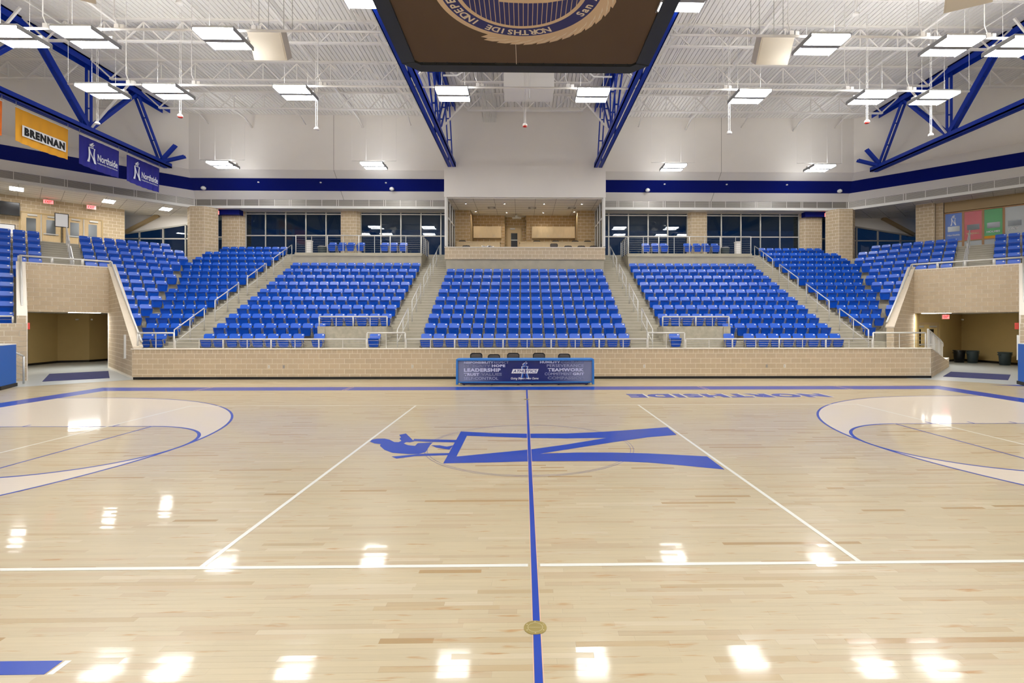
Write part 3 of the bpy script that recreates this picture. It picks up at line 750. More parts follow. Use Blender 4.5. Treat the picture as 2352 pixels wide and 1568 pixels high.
for s in (-1, 1):
    sw = 'left' if s < 0 else 'right'
    g = struct(empty(f'window_{9 if s < 0 else 10}', (s*4.55, 29.4, 6.68), f'glazed {sw} side screen of the press box', 'window')); del g['category']
    ys = (0, 1.0, 2.0, 3.0)
    for y in ys: MB().box(-.05, .05, y-.05, y+.05, 0, 2.85).build('mullion', 'white_paint', g)
    for z in (.03, 1.75, 2.82): MB().box(-.045, .045, 0, 3.0, z-.035, z+.035).build('transom', 'white_paint', g)
    for a, b in zip(ys, ys[1:]):
        for c, d in ((.07, 1.71), (1.79, 2.78)): MB().box(-.005, .005, a+.05, b-.05, c, d).build('pane', 'clear_glass', g)
    struct(MB().box(s*4.62-.06, s*4.62+.06, 29.24, 29.36, 6.72, SOF_Z).build('trim_post', 'white_paint'), f'white {sw} corner post of the press box')
# wall cupboards
def cupboard(x0, n, w, label):
    c = empty('wall_cupboard', (x0, 33.88, 7.93), label, 'cupboard')
    MB().box(0, n*w, -.36, 0, 0, .78).build('body', 'wood_pale', c)
    for i in range(n):
        d = MB().box(i*w+.005, (i+1)*w-.005, -.38, -.362, .005, .775).build('door', 'wood_pale', c)
        hx = (i+1)*w-.05 if i % 2 == 0 else i*w+.05
        MB().box(hx-.006, hx+.006, -.41, -.38, .08, .2).build('handle', 'closer_grey', d)
cupboard(-3.44, 4, .462, 'pale wooden wall cupboard with four doors in the press box')
cupboard(.45, 8, .362, 'long pale wooden wall cupboard with eight doors in the press box')
# door in the recess
d = struct(empty('door_3', (-1.2, 34.48, FLR+.3), 'pale wooden door with a narrow window at the back of the press box', 'door')); del d['category']
MB().box(-.1, 0, -.03, .05, 0, 2.3).box(.9, 1.0, -.03, .05, 0, 2.3).box(-.1, 1.0, -.03, .05, 2.3, 2.42).build('door_frame', 'door_frame', d)
lf = MB().box(.0, .9, -.02, .03, 0, 2.3).build('door_leaf', 'wood_door', d)
MB().box(.24, .68, -.03, -.02, .98, 1.92).build('vision_glass', 'screen_black', lf); MB().box(.24, .68, -.036, -.03, 1.42, 1.47).build('glass_bar', 'closer_grey', lf)
MB().box(.18, .52, -.1, -.02, 2.16, 2.26).build('closer', 'closer_grey', lf); MB().box(.76, .86, -.1, -.02, .93, .98).build('lever', 'closer_grey', lf)
# counters
for x0, x1, y, lab in ((-4.25, -1.55, 31.2, 'long pale counter on the left in the press box'), (-.32, 4.3, 31.2, 'long pale counter on the right in the press box')):
    c = empty('counter', (x0, y, FLR), lab, 'counter')
    MB().box(0, x1-x0, -.02, .03, .1, 1.06).build('front_panel', 'wood_pale', c); MB().box(-.03, x1-x0+.03, -.06, .6, 1.06, 1.1).build('worktop', 'wood_pale', c)
    for x in (.02, x1-x0-.06): MB().box(x, x+.05, .03, .56, 0, 1.06).build('end_panel', 'chair_black', c)
# lights, vents and projector in the press box ceiling
for i, (px, py) in enumerate(((-3.6, 30.5), (-1.25, 30.5), (1.15, 30.5), (3.45, 30.5), (-3.2, 32.6), (-1.2, 32.9), (1.2, 32.9), (3.2, 32.6))):
    o = empty('downlight', (px, py, SOF_Z-.0405), f'small round downlight, {ORD[i % 4+1]} from the left in the {"front" if i < 4 else "back"} row, press box ceiling', 'downlight')
    b = MB(); n = 16; ring_ = [(math.cos(2*math.pi*q/n), math.sin(2*math.pi*q/n)) for q in range(n)]      # short open collar that shades the lens
    b.add([(.055*x, .055*y, 0) for x, y in ring_]+[(.055*x, .055*y, -.042) for x, y in ring_]+[(.048*x, .048*y, -.042) for x, y in ring_]+[(.048*x, .048*y, 0) for x, y in ring_],
          [(k*n+q, k*n+(q+1) % n, (k+1)*n+(q+1) % n, (k+1)*n+q) for k in range(3) for q in range(n)])
    b.build('collar', 'chair_black', o); MB().lathe((0, 0, -.006), [(.042, 0), (.042, .004)], 16).build('lens', 'spot_glow', o)
for i, x in enumerate((-2.1, .45, 2.95)):
    o = empty('air_vent', (x, 31.6, SOF_Z-.05), f'square ceiling air vent, {("left", "middle", "right")[i]} one of three in the press box', 'vent')
    MB().box(-.3, .3, -.3, .3, -.01, 0).build('frame', 'white_paint', o); MB().box(-.24, .24, -.24, .24, -.016, -.01).build('throat', 'grille_dark', o)
    for k in (.17, .09):
        for q in (-k, k-.03): MB().box(-k, k, q, q+.03, -.03, -.016).build('louvre', 'white_paint', o)
o = empty('projector', (-.55, 33.4, 9.2), 'small white projector hanging from the press box ceiling', 'projector')
MB().box(-.3, .3, -.15, .15, 0, .05).build('bracket', 'white_paint', o); MB().lathe((0, 0, .05), [(.09, 0), (.13, .08), (.1, .14), (.02, .17), (.02, .31)], 12).build('body', 'white_paint', o)

# ---------------------------------------------------------------- roof deck and closing walls
dk = MB(); per = .2
x = -34.0
while x < 34:
    a, b, c, e = x, x+.17, x+.176, x+.194
    for (p, q, zp, zq) in ((a, b, DECK, DECK), (b, c, DECK, DECK+.06), (c, e, DECK+.06, DECK+.06), (e, x+per, DECK+.06, DECK)):
        dk.add([(p, -14, zp), (q, -14, zq), (q, 40, zq), (p, 40, zp)], [(3, 2, 1, 0)])
    x += per
dk.box(-35, 35, -14, 40, DECK+.12, DECK+.2)
struct(dk.build('ceiling', 'white_deck'), 'white ribbed metal roof deck')
bw = MB().box(-30, 30, -14.3, -14, -.3, 15).box(-30.3, -30, -14, 26, -.3, 15).box(30, 30.3, -14, 26, -.3, 15)
struct(bw.build('wall_back', 'white_wall'), 'white walls of the hall behind and beside the camera')
for s in (-1, 1):
    struct(MB().box(min(s*18.4, s*30), max(s*18.4, s*30), -14, 15, -.3, 1.2).build('end_stand_floor', 'concrete'), f'concrete {"left" if s < 0 else "right"} end stand floor')
# ---------------------------------------------------------------- blue roof trusses (run in depth)
def truss(X, y1, label, end_stub=0):
    t = empty('roof_truss', (X, 0, 0), label, 'truss', 'blue roof trusses')
    zb, zt, y0 = 11.3, 14.55, -12
    for dx in (-.135, .135):
        MB().box(dx-.095, dx+.095, y0, y1, zb, zb+.07).box(dx+(.06 if dx > 0 else -.095), dx+(.095 if dx > 0 else -.06), y0, y1, zb, zb+.26).build('bottom_chord', 'truss_blue', t)
        MB().box(dx-.095, dx+.095, y0, y1-.15, zt+.18, zt+.25).box(dx+(.06 if dx > 0 else -.095), dx+(.095 if dx > 0 else -.06), y0, y1-.15, zt-.08, zt+.25).build('top_chord', 'truss_blue', t)
    def web(p, q, w=.17):
        m = MB()
        for dx in (-.11, .11): m.bar((dx, p[0], p[1]), (dx, q[0], q[1]), .05, w, up=(0, 0, 1) if abs(q[1]-p[1]) < 1e-3 else (0, 1, 0))
        d = V((0, q[0]-p[0], q[1]-p[1])); a = V((0, p[0], p[1]))
        for f in (.33, .66): c = a+d*f; m.box(-.09, .09, c.y-.04, c.y+.04, c.z-.02, c.z+.02)
        m.build('web_member', 'truss_blue', t)
    bots = [24.4, 18.95, 13.45, 7.95, 2.4]; tops = [27.3, 21.7, 16.2, 10.7, 5.2]
    web((y1-.55, zb+.2), (27.3, zt), .16)
    for i, bt in enumerate(bots):
        web((bt, zb+.2), (tops[i], zt), .14)
        web((bt, zb+.2), (bt, zt), .12)
        if i+1 < len(tops): web((bt, zb+.2), (tops[i+1], zt), .22)
    for yy in bots: MB().box(-.02, .02, yy-.35, yy+.35, zb+.1, zb+.5).build('gusset', 'truss_blue', t)
    return t
truss(-4.25, BOX_Y, 'blue steel roof truss left of the press box')
truss(4.25, BOX_Y, 'blue steel roof truss right of the press box')
for s in (-1, 1):
    w = 'left' if s < 0 else 'right'
    t = truss(s*20.9, 29.75, f'blue steel roof truss over the {w} end of the court')
    # stubs that fan out of the lower end into the corner wall
    for (dx, dz, w_) in ((s*-.6, 1.15, .16), (s*-1.2, .5, .16)):
        m = MB()
        for e in (-.07, .07): m.bar((0, 29.1+e, 11.45), (dx*.9, 29.6+e, 11.45+dz), .05, w_)
        m.build('stub_member', 'truss_blue', t)

# ---------------------------------------------------------------- white roof joists (run across)
def joist(y, label):
    j = empty('roof_joist', (0, y, 0), label, 'joist', 'white roof joists')
    zt, zb = 14.72, 13.9
    webm = MB().bar((-.0, 0, 0), (.78, 0, .80), .05, .05).mesh('web_bar', 'white_steel'); vert = MB().box(-.02, .02, -.02, .02, 0, .8).mesh('web_post', 'white_steel')
    webm2 = MB().bar((0, 0, .80), (.78, 0, 0), .05, .05).mesh('web_bar', 'white_steel')
    for a, b in ((-29.8, -21.1), (-20.7, -4.45), (-4.05, 4.05), (4.45, 20.7), (21.1, 29.8)):
        MB().box(a, b, -.08, -.01, zt, zt+.08).box(a, b, .01, .08, zt, zt+.08).build('top_chord', 'white_steel', j)
        MB().box(a+.9, b-.9, -.07, -.01, zb-.06, zb).box(a+.9, b-.9, .01, .07, zb-.06, zb).build('bottom_chord', 'white_steel', j)
        MB().bar((a+.05, 0, zt), (a+.95, 0, zb), .06, .06).build('end_bar', 'white_steel', j); MB().bar((b-.05, 0, zt), (b-.95, 0, zb), .06, .06).build('end_bar', 'white_steel', j)
        n = max(2, round((b-a-1.8)/1.56)); w = (b-a-1.8)/n
        for i in range(n):
            x = a+.9+w*i
            o = link('web_bar', webm, j); o.location = (x, 0, zb-.03); o.scale.x = w/2/.78
            o = link('web_bar', webm2, j); o.location = (x+w/2, 0, zb-.03); o.scale.x = w/2/.78
            o = link('web_post', vert, j); o.location = (x+w/2, 0, zb-.03)
for i, y in enumerate((27.5, 24.3, 21.04, 17.85)):
    joist(y, f'white steel roof joist, {ORD[i+1]} one out from the far wall')

# pipes along the deck
for i, (x, z, r) in enumerate(((-25.2, 14.3, .03), (-19.0, 14.45, .03), (-16.4, 14.25, .05), (-13.2, 14.45, .03), (-9.8, 14.3, .06), (-6.9, 14.45, .03), (6.9, 14.45, .03), (9.8, 14.3, .06), (13.2, 14.45, .03), (16.4, 14.25, .05), (19.0, 14.45, .03), (25.2, 14.3, .03))):
    o = MB().tube([(x, -10, z), (x, 29.6, z), (x, 30.45, z-.25)], r, 8).build('roof_pipe', 'white_steel', smooth=True)
    tag(o, f'white pipe under the roof deck, {ORD[i+1]} from the left', 'pipe', 'pipes under the roof deck')
# knee braces between trusses and joists
k = 0
for X in (-20.9, -4.25, 4.25, 20.9):
    for s in (-1, 1):
        if abs(X) > 10 and s*X > 0: continue
        for y in (24.3, 18.9):
            o = MB().bar((X+s*.1, y+.1, 11.55), (X+s*2.2, y, 13.9), .07, .07).build('knee_brace', 'white_steel'); k += 1
            tag(o, f'white knee brace from the {"far" if y > 20 else "near"} part of the {("left end", "left middle", "right middle", "right end")[(-20.9, -4.25, 4.25, 20.9).index(X)]} truss, leaning {"left" if s < 0 else "right"}', 'brace', 'knee braces')

# ---------------------------------------------------------------- high bay lights in rows on conduit
def make_light():
    t = empty('high_bay_light', (0, 0, 11.15), '', 'light', 'high bay ceiling lights')
    MB().box(-.62, .62, -.56, .56, .03, .09).build('housing', 'lamp_housing', t)
    for s in (-1, 1):
        a, b = s*.31-.215, s*.31+.215       # dropped lens: glows downwards and sideways
        MB().add([(-.58, a+.02, -.06), (.58, a+.02, -.06), (.58, b-.02, -.06), (-.58, b-.02, -.06), (-.6, a, .03), (.6, a, .03), (.6, b, .03), (-.6, b, .03)], [(3, 2, 1, 0), (0, 1, 5, 4), (1, 2, 6, 5), (2, 3, 7, 6), (3, 0, 4, 7)]).build('lamp_panel', 'lamp_glow', t)
        MB().box(s*.62-.012, s*.62+.012, -.57, .57, -.06, .06).build('side_frame', 'fixture_grey', t)
    MB().box(-.6, .6, -.085, .085, -.065, .04).build('centre_bar', 'fixture_grey', t)
    MB().add([(-.55, -.5, .095), (.55, -.5, .095), (.55, .2, .095), (-.55, .2, .095)], [(0, 1, 2, 3)]).build('added_uplight_sheet', 'added_uplight_glow', t)  # glowing sheet added on the housing to brighten the roof deck
    MB().box(-.5, .55, .3, .5, .09, .22).build('ballast_box', 'white_steel', t)
    for x in (-.45, .45): MB().tube([(x, 0, .09), (x, 0, 3.6)], .005, 6).build('hanger_rod', 'white_steel', t)
    return t
proto = make_light(); first = True
ROWS = [(15.95, [-15.95, -13.75, -9.5, 9.45, 13.7, 15.85], 'nearest'), (19.62, [-16.25, -13.75, -8.9, -2.82, 2.6, 8.8, 13.65, 16.15], 'middle'),
        (28.55, [-17.0, -8.55, 8.45, 16.9], 'farthest'), (13.74, [-4.4, 4.33], 'central')]
for y, xs, nm in list(ROWS):
    ROWS.append((2*COURT_Y-y, xs, 'behind '+nm))
for y, xs, nm in ROWS:
    for i, x in enumerate(xs):
        lab = f'bright rectangular high bay light, {ORD[i+1]} from the left in the {nm} row' if not nm.startswith('behind') else f'high bay light, {ORD[i+1]} from the left, {nm[7:]} row of the half behind the camera'
        if first: o = proto; o.location = (x, y, 11.15); o['label'] = lab; first = False
        else: o = dup(proto, (x, y, 11.15), 0, lab)
    if nm in ('nearest', 'middle', 'farthest'):
        z = 11.42
        spans = {'nearest': [(-17.2, -4.6), (4.6, 17.2)], 'middle': [(-17.6, 17.6)], 'farthest': [(-18.3, -15.8), (-9.8, -7.3), (7.2, 9.7), (15.6, 18.2)]}[nm]
        for n_, (a, b) in enumerate(spans):
            c = empty('light_conduit', (0, y, 0), f'white conduit carrying the {nm} row of lights' + ('' if len(spans) == 1 else f', {ORD[n_+1]} length from the left'), 'conduit', 'conduits of the light rows')
            MB().tube([(a, 0, z), (b, 0, z)], .04 if nm != 'farthest' else .012, 8).build('conduit_tube', 'white_steel', c, smooth=True)
            for x in [q for q in xs if a < q < b]:
                xx = x-.95 if x > 0 else x+.95
                if nm != 'farthest':
                    MB().box(xx-.07, xx+.07, -.05, .05, z+.03, z+.15).build('junction_box', 'white_steel', c); MB().box(xx+.12, xx+.24, -.05, .05, z+.03, z+.13).build('junction_box', 'white_steel', c)
                    MB().tube([(xx, 0, z+.15), (xx-.1, 0, z+.4), (xx-.1, 0, 14.8)], .014, 6).build('drop_pipe', 'white_steel', c)
            for x in (a, b): MB().tube([(x, 0, z), (x, 0, 14.8)], .007, 6).build('hanger_rod', 'white_steel', c)
# pendants: sprinkler and sensor heads on drop pipes
PEND = [(-17.9, 21.3, 10.55, 0), (-14.0, 20.6, 10.6, 1), (-8.35, 20.2, 9.95, 0), (-.03, 20.3, 10.2, 1), (8.25, 20.2, 9.9, 0), (13.9, 20.2, 10.4, 1), (16.7, 20.4, 9.95, 0), (-10.85, 15.9, 12.2, 0), (10.7, 16.1, 12.2, 0)]
for i, (x, y, z, red) in enumerate(PEND):
    o = empty('pendant_sensor', (x, y, z), f'{"red-ended" if red else "plain white"} sensor hanging on a white pipe, {("leftmost of the lower ones", "second of the lower ones from left", "third of the lower ones from left", "on the axis of the press box", "fifth of the lower ones from left", "sixth of the lower ones from left", "rightmost of the lower ones", "high up on the left", "high up on the right")[i]}', 'sensor', 'pendant sensors')
    for dx in (-.03, .03): MB().tube([(dx, 0, .1), (dx, 0, 14.8-z)], .009, 6).build('drop_pipe', 'white_steel', o)
    MB().lathe((0, 0, 0), [(.02, -.02), (.1, 0), (.1, .05), (.05, .1)], 12).build('head', 'white_steel', o)
    if red: MB().lathe((0, 0, -.06), [(.03, 0), (.085, .02), (.085, .05)], 12).build('red_cap', 'alarm_red', o)

# ---------------------------------------------------------------- hanging loudspeakers
for i, (x, y, z, rz) in enumerate(((-8.72, 17.7, 11.45, 0), (8.55, 17.7, 11.45, 0), (-13.2, 14.9, 11.75, R(30)), (13.2, 14.9, 11.75, R(-30)))):
    o = empty('loudspeaker', (x, y, z), ('cream loudspeaker box hung on chains left of the central cloth', 'cream loudspeaker box hung on chains right of the central cloth', 'cream loudspeaker cut by the top edge, upper left', 'cream loudspeaker cut by the top edge, upper right')[i], 'loudspeaker', 'hanging loudspeakers', rz)
    MB().prism([(-.56, -.45), (.56, -.45), (.38, .45), (-.38, .45)], lambda a, b: (a, b, 0), (0, 0, .86)).build('cabinet', 'speaker_cream', o).rotation_euler.x = R(33)
    MB().box(-.52, .52, -.462, -.45, .04, .82).build('grille', 'speaker_cream', o).rotation_euler.x = R(33)
    for dx in (-.42, .42):
        for dy in (-.35, .3):
            q = MB(); zz = .86; kk = 0; zt_ = 14.8-z
            while zz < zt_-.05: q.box(dx-.012 if kk else dx-.004, dx+.012 if kk else dx+.004, dy-.004 if kk else dy-.012, dy+.004 if kk else dy+.012, zz, zz+.07); zz += .06; kk ^= 1
            q.build('chain', 'closer_grey', o)

# ---------------------------------------------------------------- horizontal cloth with seal in a dark frame
ZC = 11.12; YA, YB, XW = 9.3, 17.72, 4.22; cY, cX = 13.34, -.145
sc = empty('overhead_cloth', (0, 0, ZC), 'brown mesh cloth with round seal stretched in a dark frame overhead', 'banner')
fw_ = .46; ch = .55
for a, b in (((-XW, YA+ch), (-XW, YB-ch)), ((XW, YA+ch), (XW, YB-ch)), ((-XW+ch, YB), (XW-ch, YB)), ((-XW+ch, YA), (XW-ch, YA))):
    sx = -1 if a[0] == b[0] == XW else 1; 
    if a[0] == b[0]: MB().box(min(a[0], a[0]+fw_*(1 if a[0] < 0 else -1)), max(a[0], a[0]+fw_*(1 if a[0] < 0 else -1)), a[1], b[1], -.06, .14).build('frame_rail', 'dark_frame', sc)
    else: MB().box(a[0], b[0], min(a[1], a[1]+fw_*(1 if a[1] == YA else -1)), max(a[1], a[1]+fw_*(1 if a[1] == YA else -1)), -.06, .14).build('frame_rail', 'dark_frame', sc)
for sx in (-1, 1):
    for ya, sy in ((YA, 1), (YB, -1)):
        MB().prism([(sx*XW, ya+sy*ch), (sx*(XW-ch), ya), (sx*(XW-ch-.1), ya+sy*fw_), (sx*(XW-fw_), ya+sy*(ch+.1))], lambda x, y: (x, y, -.07), (0, 0, .22)).build('frame_corner', 'dark_frame', sc)
MB().box(-XW+fw_-.02, XW-fw_+.02, YA+fw_, YB-fw_-.07, 0, .006).build('cloth', 'scrim_cloth', sc)
for i in range(18): MB().box(-3.5+i*.41-.012, -3.5+i*.41+.012, YB-fw_-.1, YB-fw_+.02, -.01, .01).build('tie', 'chair_black', sc)
MB().box(-.335, -.32, YA+fw_, YB-fw_, -.004, 0).build('seam', 'seal_highlight', sc)
def disc(r0, r1, m, z, name):
    n = 96
    if r0 > 0: l = [[(r1*math.cos(2*math.pi*i/n), r1*math.sin(2*math.pi*i/n)) for i in range(n)], [(r0*math.cos(2*math.pi*i/n), r0*math.sin(2*math.pi*i/n)) for i in range(n)][::-1]]
    else: l = [[(r1*math.cos(2*math.pi*i/n), r1*math.sin(2*math.pi*i/n)) for i in range(n)]]
    MB().flat(l, lambda x, y: (cX+x, cY+y, z)).build(name, m, sc)
disc(2.22, 2.38, 'seal_tan', -.010, 'seal_rim'); disc(1.82, 2.22, 'seal_navy', -.010, 'seal_band'); disc(1.70, 1.82, 'seal_tan', -.010, 'seal_inner_rim'); disc(0, 1.70, 'seal_navy', -.010, 'seal_field')
st = MB()
for i in range(-11, 12):
    x = i*.135+.06
    if abs(x) < 1.62: st.box(cX+x-.009, cX+x+.009, cY+.3, cY+math.sqrt(1.70**2-x*x), -.013, -.0105)
st.build('seal_stripes', 'seal_tan', sc)
MB().flat([[(-.62, .56), (-.3, .60), (.2, .62), (.7, .59), (1.35, .42), (1.6, .4), (1.6, -.2), (-.62, -.2)]], lambda x, y: (cX+x, cY+y, -.016)).build('seal_shape', 'seal_tan', sc)
lf = MB(); hl = MB()
for i, a in enumerate(range(-24, 96, 9)):
    def P(r, ang): return (cX+r*math.sin(R(ang)), cY+r*math.cos(R(ang)))
    for (dr, da) in ((0, 0), (.1, 3)):
        pts = [P(2.30+dr*.6, a+9+da), P(2.50+dr, a+6+da), P(2.58+dr, a+1+da), P(2.60+dr, a-5+da), P(2.47+dr, a-3+da), P(2.34+dr*.6, a-1+da)]
        lf.add([(x, y, -.011-.0003*i-(.006 if dr else 0)) for x, y in pts], [tuple(range(6))])
        pts = [P(2.40+dr*.8, a+6+da), P(2.49+dr*.9, a+3+da), P(2.55+dr, a-2.5+da)]
        hl.add([(x, y, -.0225-.0001*i) for x, y in pts], [(0, 1, 2)])
lf.build('seal_wreath', 'seal_tan', sc); hl.build('wreath_veins', 'seal_highlight', sc)
def ring_text(word, a0, step, r, h, out):
    for i, chh in enumerate(word):
        if chh == ' ': continue
        a = R(a0+step*i); rad = V((math.sin(a), math.cos(a), 0))
        tang = V((-rad.y, rad.x, 0)) if out else V((rad.y, -rad.x, 0)); up = rad if out else -rad
        me = text_mesh('seal_letter', chh, None, h if chh.isupper() or chh in 't' else h*.72, 'seal_highlight', bold=.03)
        wd = max(v.co.x for v in me.vertices)
        c = V((cX, cY, -.02))+rad*(r if out else r+h)-tang*wd/2
        place('seal_letter', me, sc, c, tang, up)
ring_text('NORTHSIDE INDEPENDENT SCHOOL', 22.5, -6.45, 1.89, .26, True)
ring_text('San Antonio', 58, 5.6, 1.88, .26, False)
# bracing above the cloth
for i, (p, q) in enumerate((((-4, 17.2, 11.9), (4, 17.2, 11.9)), ((-4, 13.45, 11.9), (4, 13.45, 11.9)), ((-4, 17.2, 12.0), (0, 13.45, 12.0)), ((4, 17.2, 12.0), (0, 13.45, 12.0)))):
    o = MB().bar(p, q, .2, .2).build('roof_bracing', 'truss_blue')
    tag(o, f'blue brace seen through the overhead cloth, {("far cross beam", "near cross beam", "left diagonal", "right diagonal")[i]}', 'brace', 'bracing above the cloth')

# ---------------------------------------------------------------- banners under the left truss
def banner(y0, y1, m, label):
    o = empty('hanging_banner', (-20.9, y0, 9.7), label, 'banner', 'banners under the left truss')
    w = y1-y0; n = 28; vs = []; fs = []
    for j in range(9):
        z = 1.37*j/8
        for i in range(n+1):
            y = w*i/n; vs.append((.03*math.sin(i*1.3)*(.35+.65*(1-j/8))+.02, y, z+(-.05*math.sin(math.pi*i/n) if j == 0 else 0)))
    for j in range(8):
        for i in range(n): fs.append((j*(n+1)+i, j*(n+1)+i+1, (j+1)*(n+1)+i+1, (j+1)*(n+1)+i))
    back = [(x-.012, y, z) for x, y, z in vs]; K = len(vs)
    b = MB().add(vs+back, fs+[tuple(K+q for q in reversed(f)) for f in fs]); b.build('cloth', m, o, smooth=True)
    MB().tube([(.02, -.05, 1.39), (.02, w+.05, 1.39)], .02, 8).build('top_rod', 'white_steel', o)
    for y in (.02, w-.02): MB().bar((.02, y, 1.4), (.02, y, 1.62), .015, .015).build('hook', 'closer_grey', o)
    return o, w
banner(18.0, 20.4, 'banner_orange', 'orange banner cut by the left edge of the picture')
o, w = banner(20.92, 23.3, 'banner_yellow', 'golden yellow banner with black block lettering')
MB().prism([(.22, .27), (2.2, .27), (2.2, .73), (.22, .73)], lambda y, z: (.072, y, z), (.003, 0, 0)).build('lettering_backing', 'ink_white', o)
place('lettering', text_mesh('lettering', 'BRENNAN', 1.84, .34, 'ink_black', bold=.075, spacing=1.2), o, (.082, .30, .33), (0, 1, 0), (0, 0, 1))
for y0, y1, lab in ((23.86, 26.18, 'navy banner with white emblem next to the yellow banner'), (26.68, 29.03, 'navy banner with white emblem at the end of the truss')):
    o, w = banner(y0, y1, 'banner_navy', lab)
    emblem(lambda x, y: (.075, .62+x*.98, .72+y*.98)).build('emblem', 'letter_white', o)
    place('lettering', text_mesh('lettering', 'Northside', 1.2, .34, 'letter_white', bold=.02), o, (.075, .95, .42), (0, 1, 0), (0, 0, 1))
    place('lettering', text_mesh('lettering', 'Independent School District', 1.2, .1, 'letter_white', bold=.01), o, (.075, .95, .27), (0, 1, 0), (0, 0, 1))

# ---------------------------------------------------------------- plant over the press box
b = empty('pipe_bundle', (0, 0, 0), 'bundle of white pipes running under the deck down to the press box wall', 'pipes')
for i in range(11):
    x = -2.4+i*.07; MB().tube([(x, 12, 14.45), (x, 28.3, 14.45), (x, 29.1, 14.15), (x, 29.18, 13.9)], .022, 6).build('pipe', 'white_steel', b)
for y in (20.2, 22.8, 25.5): MB().box(-2.5, -1.6, y-.03, y+.03, 14.38, 14.41).build('pipe_hanger', 'white_steel', b)
u = empty('air_handler', (.16, 22.7, 12.9), 'white air handling unit with dark slots behind the overhead cloth', 'machine')
MB().box(-1.14, 1.14, 0, 1.5, 0, 1.05).build('casing', 'white_steel', u)
for x in (-1.1, .06): MB().box(x, x+1.04, -.03, 0, .78, 1.02).build('intake_slot', 'screen_black', u)
MB().tube([(.02, -.2, -.6), (.02, -.2, 1.5)], .03, 8).build('riser_pipe', 'white_steel', u)
cp = MB().tube([(-3.6, 22.0, 13.05), (-3.0, 22.0, 13.05), (-2.6, 22.0, 13.3), (2.7, 22.0, 13.3), (3.0, 22.0, 13.05), (3.8, 22.0, 13.05)], .04, 8).build('cross_pipe', 'white_steel', smooth=True)
tag(cp, 'white pipe with cranked ends crossing between the central trusses', 'pipe')
# ---------------------------------------------------------------- tip-up stadium seats
def rrect(w0, w1, z0, z1, r, n=4, rb=None):
    """rounded outline, w0 half width below, w1 half width above"""
    rb = rb if rb is not None else r*.6; P = []
    for (cx_, cz_, a0, rr) in ((w0-rb, z0+rb, -90, rb), (w1-r, z1-r, 0, r), (-w1+r, z1-r, 90, r), (-w0+rb, z0+rb, 180, rb)):
        for i in range(n+1): a = R(a0+90*i/n); P.append((cx_+rr*math.cos(a), cz_+rr*math.sin(a)))
    return P
def seat_parts():
    bk = MB(); P = rrect(.215, .235, .40, .82, .07)
    lean = lambda z: (z-.4)*.28
    n = len(P); f = [(x, lean(z), z) for x, z in P]; k = [(x*.98, lean(z)+.035, z) for x, z in P]
    # front face with a soft hollow: fan around three centre points
    c = [(-.09, lean(.6)+.0, .6), (.09, lean(.6)+.0, .6)]
    bk.add(f+k, [tuple(range(n)), tuple(range(n, 2*n))[::-1]]+[(i, n+i, n+(i+1) % n, (i+1) % n) for i in range(n)])
    bk.box(-.2, .2, .02, .05, .52, .545)
    pan = MB(); z0, z1 = .25, .615
    yf = lambda z: -.125-(z-z0)*.20
    Q = rrect(.195, .225, z0, z1, .03, 3, .07); m = len(Q)
    I = [(x*.70, z0+.035+(z-z0)*.74) for x, z in Q]
    f = [(x, yf(z), z) for x, z in Q]; ii = [(x, yf(z)-.002, z) for x, z in I]; jj = [(x*.96, yf(z)+.016, z-.003) for x, z in I]; k = [(x, yf(z)+.06, z) for x, z in Q]
    pan.add(f+ii+jj+k, [(i, (i+1) % m, m+(i+1) % m, m+i) for i in range(m)]+[(m+i, m+(i+1) % m, 2*m+(i+1) % m, 2*m+i) for i in range(m)]
            + [tuple(range(2*m, 3*m)), tuple(range(3*m, 4*m))[::-1]]+[(i, 3*m+i, 3*m+(i+1) % m, (i+1) % m) for i in range(m)])
    pan.box(-.225, .225, yf(z1)-.035, yf(z1)+.05, z1-.012, z1+.012)          # front lip, on top when folded
    pl = MB(); a = [(.158+.037*math.cos(2*math.pi*i/12), .768+.025*math.sin(2*math.pi*i/12)) for i in range(12)]
    pl.prism(a, lambda x, z: (x, lean(z)-.007, z), (0, .01, 0))
    stn = MB(); pts = [(0, -.02, 0), (0, -.05, .12), (0, -.13, .26), (0, -.10, .40), (0, -.16, .55), (0, -.10, .585), (0, .08, .585)]
    for p, q in zip(pts, pts[1:]): stn.bar(p, q, .022, .034, up=(0, 1, 0) if abs(q[2]-p[2]) > .05 else (0, 0, 1))
    stn.bar((0, .03, .585), (0, .05, .15), .02, .03, up=(0, 1, 0)); stn.bar((0, .05, .16), (0, .15, .14), .02, .05)
    stn.box(-.022, .022, -.07, .05, 0, .02)
    return bk, pan, pl, stn
bk, pan, pl, stn = seat_parts()
ME = dict(back=bk.mesh('seat_back', 'seat_blue'), pan=pan.mesh('seat_pan', 'seat_blue_shaded'), plate=pl.mesh('number_plate', 'plate_white'), stand=stn.mesh('standard', 'seat_steel'))
def make_seat(loc, rz, label, group, cat='seat', name='stadium_seat'):
    o = empty(name, loc, label, cat, group, rz)
    link('backrest', ME['back'], o); link('seat_pan', ME['pan'], o); link('number_plate', ME['plate'], o)
    for dx in (-.24, .24): s = link('standard', ME['stand'], o); s.location.x = dx
    return o
seats = []      # (x, y, z, rz, row, block, index, count)
def straight(k, xa, xb, n, block, skip=()):
    for i in range(n):
        p = (xb-xa)/n
        sh = .33 if (k, block, i) == (0, 'block left of centre', 8) else -.33 if (k, block, i) == (0, 'block right of centre', 5) else 0      # single seats beside the wheelchair bays
        if i not in skip: seats.append((xa+p*(i+.5)+sh, rowy(k)-.02, rowz(k), 0, k, block, i-len([q for q in skip if q < i])))
